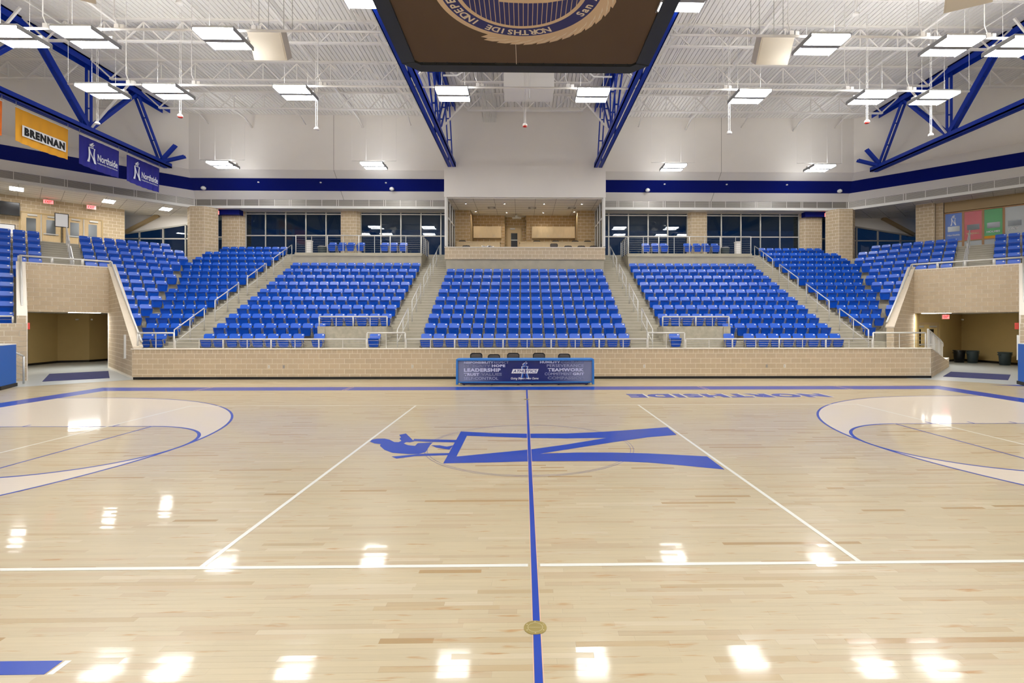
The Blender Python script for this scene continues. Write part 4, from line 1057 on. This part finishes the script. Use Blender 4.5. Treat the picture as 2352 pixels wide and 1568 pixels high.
for k in range(13):
    if k <= 8: straight(k, -4.53, 4.53, 17, 'centre block')
    if k <= 9:
        if k == 0: sk = set(range(9, 13))
        elif k == 1: sk = set(range(9, 14))
        else: sk = set()
        straight(k, -BI, -AO, 14, 'block left of centre', sk)
        straight(k, AO, BI, 14, 'block right of centre', {13-i for i in sk})
    m = mx(rowy(k)-.2)+.25; n = int((m-BO)/.53)
    if k == 12: n = min(n, 8)
    if k == 11: n = min(n, 9)
    straight(k, -BO-n*.53, -BO, n, 'far left block'); n = (0, 1, 3)[k] if k < 3 else n
    straight(k, BO, BO+n*.53, n, 'far right block')
    s = rowy(k)-FRONT-.02
    for side in (-1, 1):
        D = SIDE[side]; w = 'left' if side < 0 else 'right'
        lo = -.4142*(s-.25)-.12; hi = .45 if k >= 7 else D['L0']-.28
        n = int((hi-lo)/.535)
        if k == 12: n = min(n, 8)
        if k == 11: n = min(n, 9)
        for i in range(n):
            x, y = diag(side, hi-(i+.5)*.535, s); seats.append((x, y, rowz(k), -side*R(45), k, f'{w} corner block beside the far {w} block', i))
        lo = 1.97 if k >= 7 else D['L1']+.34
        if k < 1: continue
        for i in range(6):
            l = lo+(i+.5)*.535
            if k < 4 and s < 2.6+.3: continue
            x, y = diag(side, l, s); seats.append((x, y, rowz(k), -side*R(45), k, f'{w} end block beyond the corner tunnel', i))
def inframe(x, y, z):
    d = x*math.sin(R(1))+y*math.cos(R(1)); px = 1224+1153*((x+.06)*math.cos(R(1))-y*math.sin(R(1)))/d
    return -20 < px < 2372
vis = [s for s in seats if inframe(*s[:3])]
vis.sort(key=lambda s: (s[0]+.06)**2+s[1]**2+(s[2]-2.19)**2)
for (x, y, z, rz, k, block, i) in vis[:300]:
    if block.startswith('centre') or 'of centre' in block: pos = f'{ORD[i+1]} place from the left'
    elif 'far' in block and 'corner' not in block: pos = f'{ORD[i+1]} from the left'
    else: pos = f'{ORD[i+1]} from the tunnel side'
    short = block.replace(' beside the far left block', '').replace(' beside the far right block', '').replace(' beyond the corner tunnel', '')
    lab = f'blue tip-up seat, {ORD[k+1]} row, {short}, {pos}'
    make_seat((x, y, z), rz, lab, 'blue stadium seats in rows')
import numpy as np
def join_seats(lst):
    vs, fs, ms = [], [], []
    comps = [(bk, 0, 0), (pan, 1, 0), (pl, 2, 0), (stn, 3, -.24), (stn, 3, .24)]
    base_v = np.array([(v[0]+dx, v[1], v[2]) for mb, _, dx in comps for v in mb.v]); bf = []; bm = []; off = 0
    for mb, mi, _ in comps:
        bf += [[i+off for i in f] for f in mb.f]; bm += [mi]*len(mb.f); off += len(mb.v)
    nv = len(base_v); V_ = []; F_ = []; M_ = []
    for q, (x, y, z, rz, *_r) in enumerate(lst):
        c, s_ = math.cos(rz), math.sin(rz)
        V_.append(np.stack([base_v[:, 0]*c-base_v[:, 1]*s_+x, base_v[:, 0]*s_+base_v[:, 1]*c+y, base_v[:, 2]+z], 1))
        F_ += [[i+q*nv for i in f] for f in bf]; M_ += bm
    me = bpy.data.meshes.new('stadium_seats'); me.from_pydata(np.concatenate(V_).tolist(), [], F_)
    for m in ('seat_blue', 'seat_blue_shaded', 'plate_white', 'seat_steel'): me.materials.append(M[m])
    me.polygons.foreach_set('material_index', M_); me.update()
    return link('stadium_seats', me)
o = join_seats(vis[300:]); o['kind'] = 'stuff'; o['label'] = 'mass of blue tip-up seats in the upper rows of the stand'; o['category'] = 'seats'
# loose blue chairs on the platforms
for s in (-1, 1):
    w = 'left' if s < 0 else 'right'
    for i, x in enumerate((-12.0, -11.4, -10.85, -10.25, -8.75, -8.2, -7.6)):
        make_seat((s*x*-1 if s > 0 else x, 31.5, 6.47), 0, f'blue portable chair on the {w} platform, {ORD[(i+1) if s < 0 else 7-i]} from the left', 'blue chairs on the platforms', 'chair', 'portable_chair')

# ---------------------------------------------------------------- railings
def railing(label, pts, h, group=None, post=2.02, ncab=3, rail_r=.032, picket=True, m='rail_white', name='guard_rail', post_r=.03, hts=None):
    """pts: base points; top rail at height h above"""
    O = V(pts[0]); g = empty(name, O, label, 'railing', group); up = V((0, 0, h))
    P = [V(p)-O for p in pts]
    MB().tube([p+up for p in P], rail_r, 8).build('top_rail', m, g, smooth=True)
    for a, b in zip(P, P[1:]):
        n = max(1, round((b-a).length/post))
        for i in range(n+1):
            c = a+(b-a)*i/n; MB().tube([c, c+up*.99], post_r, 8).build('post', m, g, smooth=True)
            if picket and i < n:
                c = a+(b-a)*(i+.5)/n; MB().tube([c, c+up*.99], post_r*.55, 6).build('picket', m, g)
        for i in range(ncab):
            z = h*(i+1)/(ncab+1); MB().tube([a+V((0, 0, z)), b+V((0, 0, z))], .006, 5).build('cable', 'cable', g)
    return g
yr = FRONT+.14; zc = 1.225
GR = 'railings on the front wall'
railing('white rail on the front wall before the far left block, low part', [(-13.92, yr, zc), (-6.36, yr, zc)], .36, GR)
railing('raised white rail closing the far left end of the front wall', [(-15.38, yr, zc), (-13.96, yr, zc)], .61, GR, post=1.45)
railing('raised white rail in front of the aisle left of the centre block', [(-6.33, yr, zc), (-4.82, yr, zc)], .61, GR, post=1.5)
railing('long white rail on the front wall before the centre block', [(-4.78, yr, zc), (4.9, yr, zc)], .36, GR)
railing('raised white rail in front of the aisle right of the centre block', [(4.94, yr, zc), (6.42, yr, zc)], .61, GR, post=1.5)
railing('white rail on the front wall before the block right of centre', [(6.46, yr, zc), (14.1, yr, zc)], .36, GR)
railing('raised white rail at the right end of the front wall', [(14.14, yr, zc), (16.3, yr, zc)], .61, GR, post=2.2)
for s in (-1, 1):
    w = 'left' if s < 0 else 'right'
    x0, x1 = sorted((s*6.0, s*8.92))
    railing(f'white rail on top of the {w} wheelchair bay wall', [(x0, 21.86, 2.09), (x1, 21.86, 2.09)], .42, 'wheelchair bay rails', post=1.4)
    x0, x1 = sorted((s*6.25, s*13.78))
    railing(f'white cable rail along the front of the {w} platform', [(x0, 30.42, 6.47), (x1, 30.42, 6.47)], 1.05, 'platform rails', post=1.9, ncab=7)
    railing(f'white cable rail at the inner side of the {w} platform', [(s*6.25, 30.45, 6.47), (s*6.25, 32.6, 6.47)], 1.05, 'platform rails', post=1.1, ncab=7)
    # handrails in the aisles
    for X, nm in ((s*5.35, 'inner'), (s*14.55, 'outer')):
        for i in range(4):
            y0 = 21.05+2.742*i; y1 = y0+(1.95 if i < 3 else 2.3)
            fz = lambda y: Z0+(y-20.9)*(RISE/DR)
            g = empty('aisle_handrail', (X, y0, fz(y0)), f'metal handrail in the {nm} {w} aisle, {ORD[i+1]} from the bottom', 'handrail', 'handrails in the aisles')
            a, b = V((0, 0, 0)), V((0, y1-y0, fz(y1)-fz(y0))); H = V((0, 0, .92))
            MB().tube([a+H, b+H], .024, 8).build('hand_bar', 'rail_grey', g, smooth=True); MB().tube([a+H*.42, b+H*.42], .016, 8).build('mid_bar', 'rail_grey', g, smooth=True)
            for f in (0, .5, 1): c = a+(b-a)*f; MB().tube([c-V((0, 0, .1)), c+H], .022, 8).build('post', 'rail_grey', g, smooth=True)
    D = SIDE[s]; L0, L1, hs = D['L0'], D['L1'], D['hs']
    # corner aisle handrail above the tunnel
    for i in range(2):
        s0 = 7.6+2.7*i; s1 = s0+2.0; fz = lambda q: Z0+(q-.86)*(RISE/DR)
        p, q = diag(s, .95, s0), diag(s, .95, s1)
        g = empty('aisle_handrail', (*p, fz(s0)), f'metal handrail above the {w} tunnel, {("lower", "upper")[i]} one', 'handrail', 'handrails in the aisles')
        a, b = V((0, 0, 0)), V((q[0]-p[0], q[1]-p[1], fz(s1)-fz(s0))); H = V((0, 0, .92))
        MB().tube([a+H, b+H], .03, 8).build('hand_bar', 'rail_grey', g); MB().tube([a+H*.42, b+H*.42], .02, 8).build('mid_bar', 'rail_grey', g)
        for f in (0, .5, 1): c = a+(b-a)*f; MB().tube([c-V((0, 0, .1)), c+H], .026, 8).build('post', 'rail_grey', g)
    # rail around the tunnel head and down the raking wall
    A = (*diag(s, L0-.1, hs+.05), 5.02); B = (*diag(s, L1+.2, hs+.05), 5.02); zA = D['z0']
    railing(f'white rail on the head wall of the {w} tunnel', [A, B], .27, 'tunnel rails', post=1.1, ncab=0, picket=False, rail_r=.045, post_r=.06)
    C = (*diag(s, L0-.28, D['s0']+.15), zA+.08)
    a, b = V(A)+V((0, 0, .27)), V(C)+V((0, 0, .15))
    g = empty('raking_rail', C, f'white handrail down the raking wall of the {w} tunnel', 'railing', 'tunnel rails')
    MB().tube([a-V(C), b-V(C)], .04, 8).build('hand_bar', 'rail_white', g, smooth=True)
    for f in (.15, .4, .65, .9): c = a+(b-a)*f-V(C); MB().tube([c, c-V((0, 0, .22))], .02, 6).build('bracket', 'rail_white', g)
    a = V((*diag(s, L1+.15, 3.0), 2.9)); b = V((*diag(s, L1+.15, hs), 5.02+.27))
    g = empty('raking_rail', a, f'white handrail down the outer raking wall of the {w} tunnel', 'railing', 'tunnel rails'); MB().tube([V((0, 0, 0)), b-a], .04, 8).build('hand_bar', 'rail_white', g, smooth=True)
    for f in (.1, .5, .9): c = (b-a)*f; MB().tube([c, c-V((0, 0, .22))], .02, 6).build('bracket', 'rail_white', g)
    railing(f'short white rail over the {w} end stand wall', [(*diag(s, L1+.4, 2.35), 2.24), (*diag(s, L1+3, 2.35), 2.24)], .25, 'tunnel rails', post=2.5, ncab=1, picket=False)
    railing(f'white rail on the {w} padded end wall', [(s*18.25, 17.6, 1.5), (s*18.0, 14.5, 1.5)], .5, 'tunnel rails', post=1.3, ncab=1, picket=False)
# left stair rail beside the pad
g = railing('grey cable stair rail behind the left padded wall', [(*diag(-1, 3.6, 1.0), .55), (*diag(-1, 2.72, .75), .02)], 1.0, 'tunnel rails', post=3, ncab=6, picket=False, m='rail_grey')
# right wing wall with picket rail and stair
g = struct(empty('tunnel_stair', (0, 0, 0), 'stair and wing wall going down into the right tunnel', 'stair')); del g['category']
prof = [(.36, 0), (8.0, 0), (8.0, .46), (6.3, .46), (.6, 1.19), (.36, 1.19)]
MB().prism(prof, lambda q, z: (*diag(1, .12, q), z), (S45*.25, -S45*.25, 0)).build('wing_wall', 'mortar', g)
blocks(g, diag(1, .37, .36), (S45, S45), (S45, -S45), 7.64, courses(.0, 1.19), cut=[(.128, 1, 1.225), (0, 1, 1.19)])
MB().prism([(.3, 0), (7.6, 0), (.8, .95), (.3, .95)], lambda q, z: (*diag(1, -.97, q), z), (S45*1.1, -S45*1.1, 0)).build('stair_flight', 'concrete', g)
A = V((*diag(1, .25, .7), 1.15)); Bv = V((*diag(1, .25, 6.3), .5))
pr = empty('picket_rail', A, 'white picket railing stepping down into the right tunnel', 'railing', 'tunnel rails')
P = [V((0, 0, 0)), Bv-A]; H = V((0, 0, .82))
MB().tube([P[0]+H, P[0]+(P[1]-P[0])*.8+H, P[1]+V((0, 0, .76)), P[1]+V((.1, .1, .6))], .035, 8).build('top_rail', 'rail_white', pr); MB().tube([P[0]+H*.14, P[1]+H*.14], .025, 8).build('bottom_rail', 'rail_white', pr)
for i in range(12): c = P[0]+(P[1]-P[0])*i/11; MB().tube([c, c+H], .03 if i % 4 == 0 else .02, 6).build('picket', 'rail_white', pr)

# ---------------------------------------------------------------- scorer's table with five chairs
t = empty('scorers_table', (-.02, 18.04, 0), 'long blue scorer table with a printed front panel on the sideline', 'table')
W = 2.47
MB().box(-W+.05, W-.05, .02, .05, .1, .88).build('front_panel', 'table_face', t)
MB().box(-W, W, -.05, .62, .88, .935).build('table_top', 'table_blue', t)
for s in (-1, 1):
    MB().prism([(-.09, .03), (.08, .03), (.06, .9), (-.05, .9)], lambda y, z: (s*(W-.03)-.035, y, z), (.07, 0, 0)).build('end_post', 'table_blue', t)
    MB().box(s*(W-.1)-.03, s*(W-.1)+.03, .5, .58, 0, .88).build('leg', 'chair_black', t)
MB().box(-W+.06, W-.06, -.02, .04, .085, .125).build('bottom_rail', 'table_blue', t)
MB().box(-W+.2, W-.2, .0, .04, .02, .085).build('kick_strip', 'mat_navy', t)
MB().box(-.012, .012, .0, .02, .12, .88).build('panel_joint', 'band_blue', t)
for x in (-2.2, -1.2, -.25, .25, 1.2, 2.2): MB().lathe((x, .05, 0), [(.04, 0), (.04, .05)], 10).build('castor', 'chair_black', t)
LT = [('RESPONSIBILITY', -2.2, .77, 1.06, .083, 'b'), ('RESPECT', -1.12, .77, .52, .083, 't'), ('INTEGRITY', -2.2, .645, .95, .09, 'o'), ('HOPE', -1.2, .645, .48, .095, 'b'),
      ('LEADERSHIP', -2.2, .475, 1.32, .13, 'b'), ('TRUST', -2.2, .335, .55, .1, 'b'), ('VALUES', -1.58, .335, .74, .1, 'o'), ('SELF-CONTROL', -2.2, .19, 1.23, .1, 't'),
      ('HUMILITY', .53, .78, .73, .083, 'b'), ('COURAGE', 1.29, .78, .82, .083, 'o'), ('PERSEVERANCE', .78, .645, 1.33, .1, 't'), ('TEAMWORK', .81, .485, 1.3, .12, 'b'),
      ('COMMITMENT', .70, .35, .98, .095, 't'), ('GRIT', 1.71, .35, .41, .095, 'b'), ('COMPASSION', .81, .20, 1.32, .105, 'o')]
for wd, x, z, w_, h_, k in LT:
    me = text_mesh('lettering', wd, w_, h_, 'letter_bold' if k == 'b' else 'letter_thin', bold=.05 if k == 'b' else 0, outline=.022 if k == 'o' else 0, spacing=1.1 if k == 'b' else 1)
    place('lettering', me, t, (x, .012, z), (1, 0, 0), (0, 0, 1))
emblem(lambda x, y: (-.02+x*.62, .010, .53+y*.62)).build('emblem_outline', 'letter_white', t)
emblem(lambda x, y: (-.02+x*.5, .007, .53+y*.56)).build('emblem', 'panel_navy_blue', t)
MB().prism([(-.5, .42), (.42, .42), (.48, .575), (-.44, .575)], lambda x, z: (x, .006, z), (0, -.002, 0)).build('lettering_backing', 'letter_white', t)
place('lettering', text_mesh('lettering', 'ATHLETICS', .86, .1, 'band_blue', bold=.02, shear=.25), t, (-.44, .003, .448), (1, 0, 0), (0, 0, 1))
place('lettering', text_mesh('lettering', 'Going Beyond the Game', 1.0, .1, 'letter_white', bold=.008, shear=.3), t, (-.52, .012, .18), (1, 0, 0), (0, 0, 1))
def office_chair(loc, rz, label, group, top=1.09):
    o = empty('office_chair', loc, label, 'chair', group, rz)
    P = rrect(.22, .235, .62, top, .1, 5)
    ob = MB(); n = len(P); I = [(x*.88, (z-.62)*.88+.62+(top-.62)*.06) for x, z in P]
    f = [(x, -.02+.05*(1-(x/.235)**2), z) for x, z in P]; g_ = [(x, -.02+.05*(1-(x/.235)**2), z) for x, z in I]
    k = [(x, y+.05, z) for x, y, z in f]; k2 = [(x, y+.05, z) for x, y, z in g_]
    ob.add(f+g_+k+k2, [(i, (i+1) % n, n+(i+1) % n, n+i) for i in range(n)]+[(2*n+i, 3*n+i, 3*n+(i+1) % n, 2*n+(i+1) % n) for i in range(n)]+[(i, 2*n+i, 2*n+(i+1) % n, (i+1) % n) for i in range(n)])
    ob.build('back_frame', 'chair_black', o)
    MB().add([(x, y+.02, z) for x, y, z in g_]+[(x, y+.035, z) for x, y, z in g_], [tuple(range(n)), tuple(range(n, 2*n))[::-1]]).build('back_mesh', 'chair_mesh', o)
    MB().prism(rrect(.23, .23, -.45, .02, .07), lambda x, y: (x, y, .44), (0, 0, .07)).build('seat', 'chair_black', o)
    MB().box(-.03, .03, .03, .06, .46, .75).box(-.03, .03, -.2, .06, .4, .44).build('back_arm', 'chair_black', o)
    MB().tube([(0, -.2, .12), (0, -.2, .44)], .03, 8).build('column', 'chair_black', o)
    for i in range(5):
        a = R(72*i+18); MB().bar((0, -.2, .12), (.28*math.cos(a), -.2+.28*math.sin(a), .075), .05, .03).build('base_arm', 'chair_black', o)
        MB().lathe((.28*math.cos(a), -.2+.28*math.sin(a), 0), [(.025, 0), (.03, .03), (.02, .065)], 8).build('castor', 'chair_black', o)
    return o
NB = ['behind the left end of the scorer table', 'behind the scorer table, second from the left', 'behind the scorer table, third from the left', 'behind the scorer table, fourth from the left', 'behind the right end of the scorer table']
for i, (x, tp) in enumerate(((-1.87, 1.1), (-1.2, 1.05), (-.47, 1.1), (.5, 1.1), (1.46, 1.07))):
    office_chair((x, 19.0, 0), 0, f'black mesh office chair {NB[i]}', 'chairs at the scorer table', tp)
for i, (x, y, lab) in enumerate(((-4.0, 32.1, 'behind the left counter by the glass'), (-3.55, 30.35, 'in front of the left counter'), (.75, 32.1, 'behind the right counter, leftmost'), (1.95, 32.1, 'behind the right counter, second'), (3.2, 32.1, 'behind the right counter, third'), (4.0, 32.1, 'behind the right counter by the glass'),
                              (1.75, 30.45, 'in front of the right counter, tallest'), (2.6, 30.35, 'in front of the right counter, second'), (3.4, 30.35, 'in front of the right counter, third'), (4.15, 30.35, 'in front of the right counter by the glass'))):
    office_chair((x, y, FLR+(.2 if y > 31 else 0)), math.pi if y > 31 else 0, f'black office chair in the press box, {lab}', 'chairs in the press box', 1.12 if y > 31 else (.74 if i != 6 else .88))
o = empty('crumpled_paper', (-2.2, 29.45, 6.685), 'crumpled white paper on the press box parapet', 'paper')
b = MB(); n = 9
for j, (dy, dz) in enumerate(((-.1, 0), (0, .02), (.12, 0))): b.v += [(-.35+.09*i, dy+.02*math.sin(i*2+j), .045+dz+.05*math.sin(i*1.4+j*1.7)) for i in range(n)]
for j in range(2):
    for i in range(n-1): b.f.append([j*n+i, j*n+i+1, (j+1)*n+i+1, (j+1)*n+i]); b.c.append(None); b.mi.append(0)
b.build('sheet', 'paper_white', o); MB().box(-.1, .15, -.03, .05, .0, .06).build('dark_fold', 'chair_mesh', o)

# ---------------------------------------------------------------- small things
for i, (x, kind) in enumerate(((-10.15, 'white'), (-9.57, 'grey'), (-4.5, 'white'), (4.75, 'white'), (9.7, 'grey'), (10.42, 'white'))):
    o = empty('wall_outlet', (x, FRONT-.008, .44), f'{kind} outlet plate on the front wall, {ORD[i+1]} from the left', 'outlet', 'outlets on the front wall')
    MB().box(-.04, .04, -.012, 0, 0, .13).build('cover_plate', 'outlet_white' if kind == 'white' else 'grille', o)
    for z in (.025, .075): MB().box(-.018, .018, -.016, -.012, z, z+.03).build('socket', 'grille' if kind == 'white' else 'grille_dark', o)
for nm, pts in (('left', [(-20.82, 22.32), (-19.37, 23.66), (-16.85, 20.63), (-18.36, 19.39)]), ('right', [(19.45, 22.62), (20.85, 21.22), (18.81, 19.25), (17.38, 20.6)])):
    tag(MB().prism(pts, lambda x, y: (x, y, .005), (0, 0, .012)).build('floor_mat', 'mat_navy'), f'dark navy entrance mat on the floor of the {nm} tunnel', 'mat')
# bins in the right tunnel
for i, (x, y, m, lab) in enumerate(((24.75, 28.2, 'bin_black', 'black lined rubbish bin against the back wall of the right tunnel'), (25.25, 27.9, 'bin_grey', 'dark grey rubbish bin next to the black one in the right tunnel'), (25.55, 26.3, 'bin_grey', 'grey rubbish bin standing alone at the right in the tunnel'))):
    o = empty('rubbish_bin', (x, y, .004), lab, 'bin', 'bins in the right tunnel')
    MB().lathe((0, 0, 0), [(.22, 0), (.27, .6), (.27, .64)], 24).build('tub', m, o, smooth=True)
    MB().lathe((0, 0, .62), [(.27, 0), (.3, .01), (.305, .06), (.28, .07), (.26, -.05)], 24).build('rim', m, o, smooth=True)
    for s in (-1, 1): MB().box(s*.31-.04, s*.31+.04, -.07, .07, .53, .58).build('handle', m, o)
    if m == 'bin_black': MB().lathe((0, 0, .66), [(.31, -.03), (.29, .04), (.2, .02)], 16).build('liner', 'bin_black', o)
for i, (x, s) in enumerate(((-8.2, -1), (8.2, 1))):
    o = empty('rubbish_bin', (s*12.95, 32.3, 6.47), f'grey lidded bin at the outer end of the {"left" if s < 0 else "right"} platform', 'bin', 'bins on the platforms')
    MB().lathe((0, 0, 0), [(.24, 0), (.27, .6), (.27, .62)], 20).build('tub', 'bin_grey', o); MB().lathe((0, 0, .62), [(.29, 0), (.29, .04), (.2, .09), (.03, .1)], 20).build('lid', 'closer_grey', o)
    o = MB().box(s*13.35-.13, s*13.35+.13, 31.2, 31.5, 6.47, 7.3).box(s*13.35-.15, s*13.35+.15, 31.18, 31.52, 7.3, 7.36).build('lift_post', 'white_wall'); tag(o, f'white control pedestal on the {"left" if s < 0 else "right"} platform', 'pedestal')
# doors, exit sign and fittings in the right tunnel
a, b = V((22.3, 28.0, 0)), V((23.73, 28.3, 0)); d = (b-a).normalized()
dd = struct(empty('door_4', (22.25, 27.93, 0), 'brown double doors with dark windows in the right tunnel', 'door', rz=math.atan2(d.y, d.x))); del dd['category']
MB().box(-.7, 1.3, -.05, .02, 2.15, 2.28).box(1.22, 1.3, -.05, .02, 0, 2.15).box(-.7, -.62, -.05, .02, 0, 2.15).build('door_frame', 'tan_beam', dd)
for j in (0, 1):
    x = -.6+j*.91; lf = MB().box(x, x+.89, -.04, 0, .01, 2.15).build('door_leaf', 'tunnel_paint', dd)
    MB().box(x+.2, x+.62, -.05, -.04, .95, 1.9).build('vision_glass', 'screen_black', lf); MB().box(x+.3, x+.75, -.12, -.05, 2.0, 2.1).build('closer', 'closer_grey', lf); MB().box(x+.05, x+.8, -.1, -.05, 1.0, 1.08).build('push_bar', 'closer_grey', lf)
def exit_sign(loc, rz, lab, w_=.32, h_=.2):
    o = empty('exit_sign', loc, lab, 'sign', 'red exit signs', rz)
    MB().box(-w_/2, w_/2, -.03, .03, 0, h_).build('housing', 'closer_grey', o); MB().box(-w_/2+.02, w_/2-.02, -.036, -.03, .02, h_-.02).build('lit_face', 'exit_red', o)
    place('lettering', text_mesh('lettering', 'EXIT', w_*.66, h_*.55, 'alarm_red', bold=.02), o, (-w_*.33, -.039, h_*.22), (1, 0, 0), (0, 0, 1))
    MB().box(-.02, .02, -.02, .02, h_, h_+.08).build('stem', 'closer_grey', o)
exit_sign((22.85, 26.9, 2.46), R(-10), 'red exit sign hanging in the right tunnel', .36, .24)
exit_sign((*diag(-1, 1.55, 15.6), SOF_Z-.32), R(45), 'red exit sign nearer the black screen, left corner', .45, .24)
exit_sign((*diag(-1, -.35, 15.6), SOF_Z-.32), R(45), 'red exit sign nearer the corner window, left corner', .45, .24)
exit_sign((-19.75, 32.5, 9.2), R(20), 'red exit sign below the blue beam, left side', .3, .25)
exit_sign((19.75, 32.5, 9.2), R(-20), 'red exit sign below the blue beam, right side', .3, .25)
# soffit panel lights in the left and right corners
for s in (-1, 1):
    for i, l in enumerate((2.86, -1.0, -3.8) if s < 0 else ()):
        o = empty('soffit_light', (*diag(s, l, 13.9), SOF_Z), f'white panel light in the {"left" if s < 0 else "right"} corner soffit, {ORD[i+1]} from the end stand', 'light', 'soffit panel lights', -s*R(45))
        MB().box(-.29, .29, -.54, .54, -.015, 0).build('frame', 'white_paint', o); MB().box(-.26, .26, -.5, .5, -.022, -.015).build('diffuser', 'soffit_glow', o)
# screen, notice and sign stand in the left corner
o = empty('wall_screen', (*diag(-1, 2.72, 15.7), 8.35), 'black flat screen on the block wall at the left edge', 'screen', rz=R(45)+math.pi)
MB().box(0, 2.2, 0, .08, 0, .75).build('case', 'chair_black', o); MB().box(.03, 2.17, .08, .085, .03, .72).build('display', 'screen_black', o)
o = empty('notice_board', (*diag(-1, 2.9, 15.8), 7.1), 'framed white notice on the block wall at the left edge', 'notice', rz=R(45)+math.pi)
MB().box(0, .9, 0, .03, 0, .75).build('frame', 'chair_black', o); MB().box(.03, .87, .03, .034, .03, .72).build('sheet', 'paper_white', o)
p = diag(-1, 1.05, 14.2)
o = empty('sign_stand', (*p, CONC), 'black pole stand with a blank white sign above the left tunnel', 'sign', rz=R(45))
MB().lathe((0, 0, 0), [(.22, 0), (.22, .02), (.05, .05)], 20).build('foot', 'chair_black', o); MB().tube([(0, 0, .05), (0, 0, 1.3)], .02, 8).build('pole', 'chair_black', o)
MB().box(-.3, .3, -.015, .015, 1.25, 2.05).build('frame', 'chair_black', o); MB().box(-.26, .26, -.02, -.015, 1.29, 2.01).build('sheet', 'paper_white', o)
# small fittings on the blue stripe
k = 0
for x in (-16.4, -12.6, -8.6, 8.7, 12.6, 16.4):
    p = slope(.40, .03); o = empty('spot_fitting', (x, *p), f'tiny white fitting on the blue stripe, {ORD[k+1]} from the left', 'fitting', 'fittings on the blue stripe'); k += 1
    MB().lathe((0, 0, 0), [(.02, -.04), (.06, -.02), (.06, .02), (.02, .04)], 10).build('cap', 'plate_white', o); MB().box(-.015, .015, 0, .08, -.015, .015).build('stem', 'plate_white', o)
for i, x in enumerate((-19.9, -8.3, 7.7, 19.9)):
    p = slope(.60, .05); o = empty('flood_head', (x, *p), f'white emergency lamp head under the blue stripe, {ORD[i+1]} from the left', 'lamp', 'emergency lamp heads')
    MB().tube([(0, .08, .1), (0, -.06, .1), (0, -.06, .02)], .02, 6).build('arm', 'plate_white', o); MB().lathe((0, -.08, -.12), [(.06, 0), (.14, .05), (.14, .15), (.05, .22)], 14).build('head', 'plate_white', o)
# cameras, alarms and door holders in the tunnels
for i, (loc, rz, lab) in enumerate((((-25.6, 29.15, 2.45), R(20), 'small white camera on the left tunnel wall, left one'), ((-25.0, 29.4, 2.45), R(40), 'small white camera on the left tunnel wall, right one'), ((25.6, 28.95, 2.45), R(-30), 'small white camera high on the right tunnel wall'))):
    o = empty('wall_camera', loc, lab, 'camera', 'tunnel cameras', rz); MB().box(-.04, .04, -.12, .08, -.04, .04).build('body', 'plate_white', o); MB().box(-.02, .02, .08, .2, 0, .05).build('bracket', 'plate_white', o)
for loc, lab in (((*diag(-1, 2.58, 7.2), 1.95), 'red fire alarm at the left edge of the left tunnel'), ((*diag(1, 2.93, 7.4), 1.95), 'red fire alarm at the right edge of the right tunnel')):
    o = empty('fire_alarm', loc, lab, 'alarm', 'fire alarms'); MB().box(-.09, .09, -.09, .09, 0, .3).build('case', 'alarm_red', o); MB().lathe((0, -.1, .06), [(.05, -.03), (.05, .05)], 10).build('strobe', 'plate_white', o)
for s in (-1, 1):
    L0, L1 = SIDE[s]['L0'], SIDE[s]['L1']; c = diag(s, L0+.03, 1.6) if s < 0 else diag(s, L1-.03, 2.6)
    o = empty('wall_guard', (*c, .75), f'white vertical guard strip on the {"left" if s < 0 else "right"} tunnel wall', 'guard', rz=-s*R(45)); MB().box(-.04, .04, -.06, .06, 0, 1.0).build('strip', 'plate_white', o); MB().box(-.045, .045, -.07, .07, 0, .03).build('end_cap', 'plate_white', o)
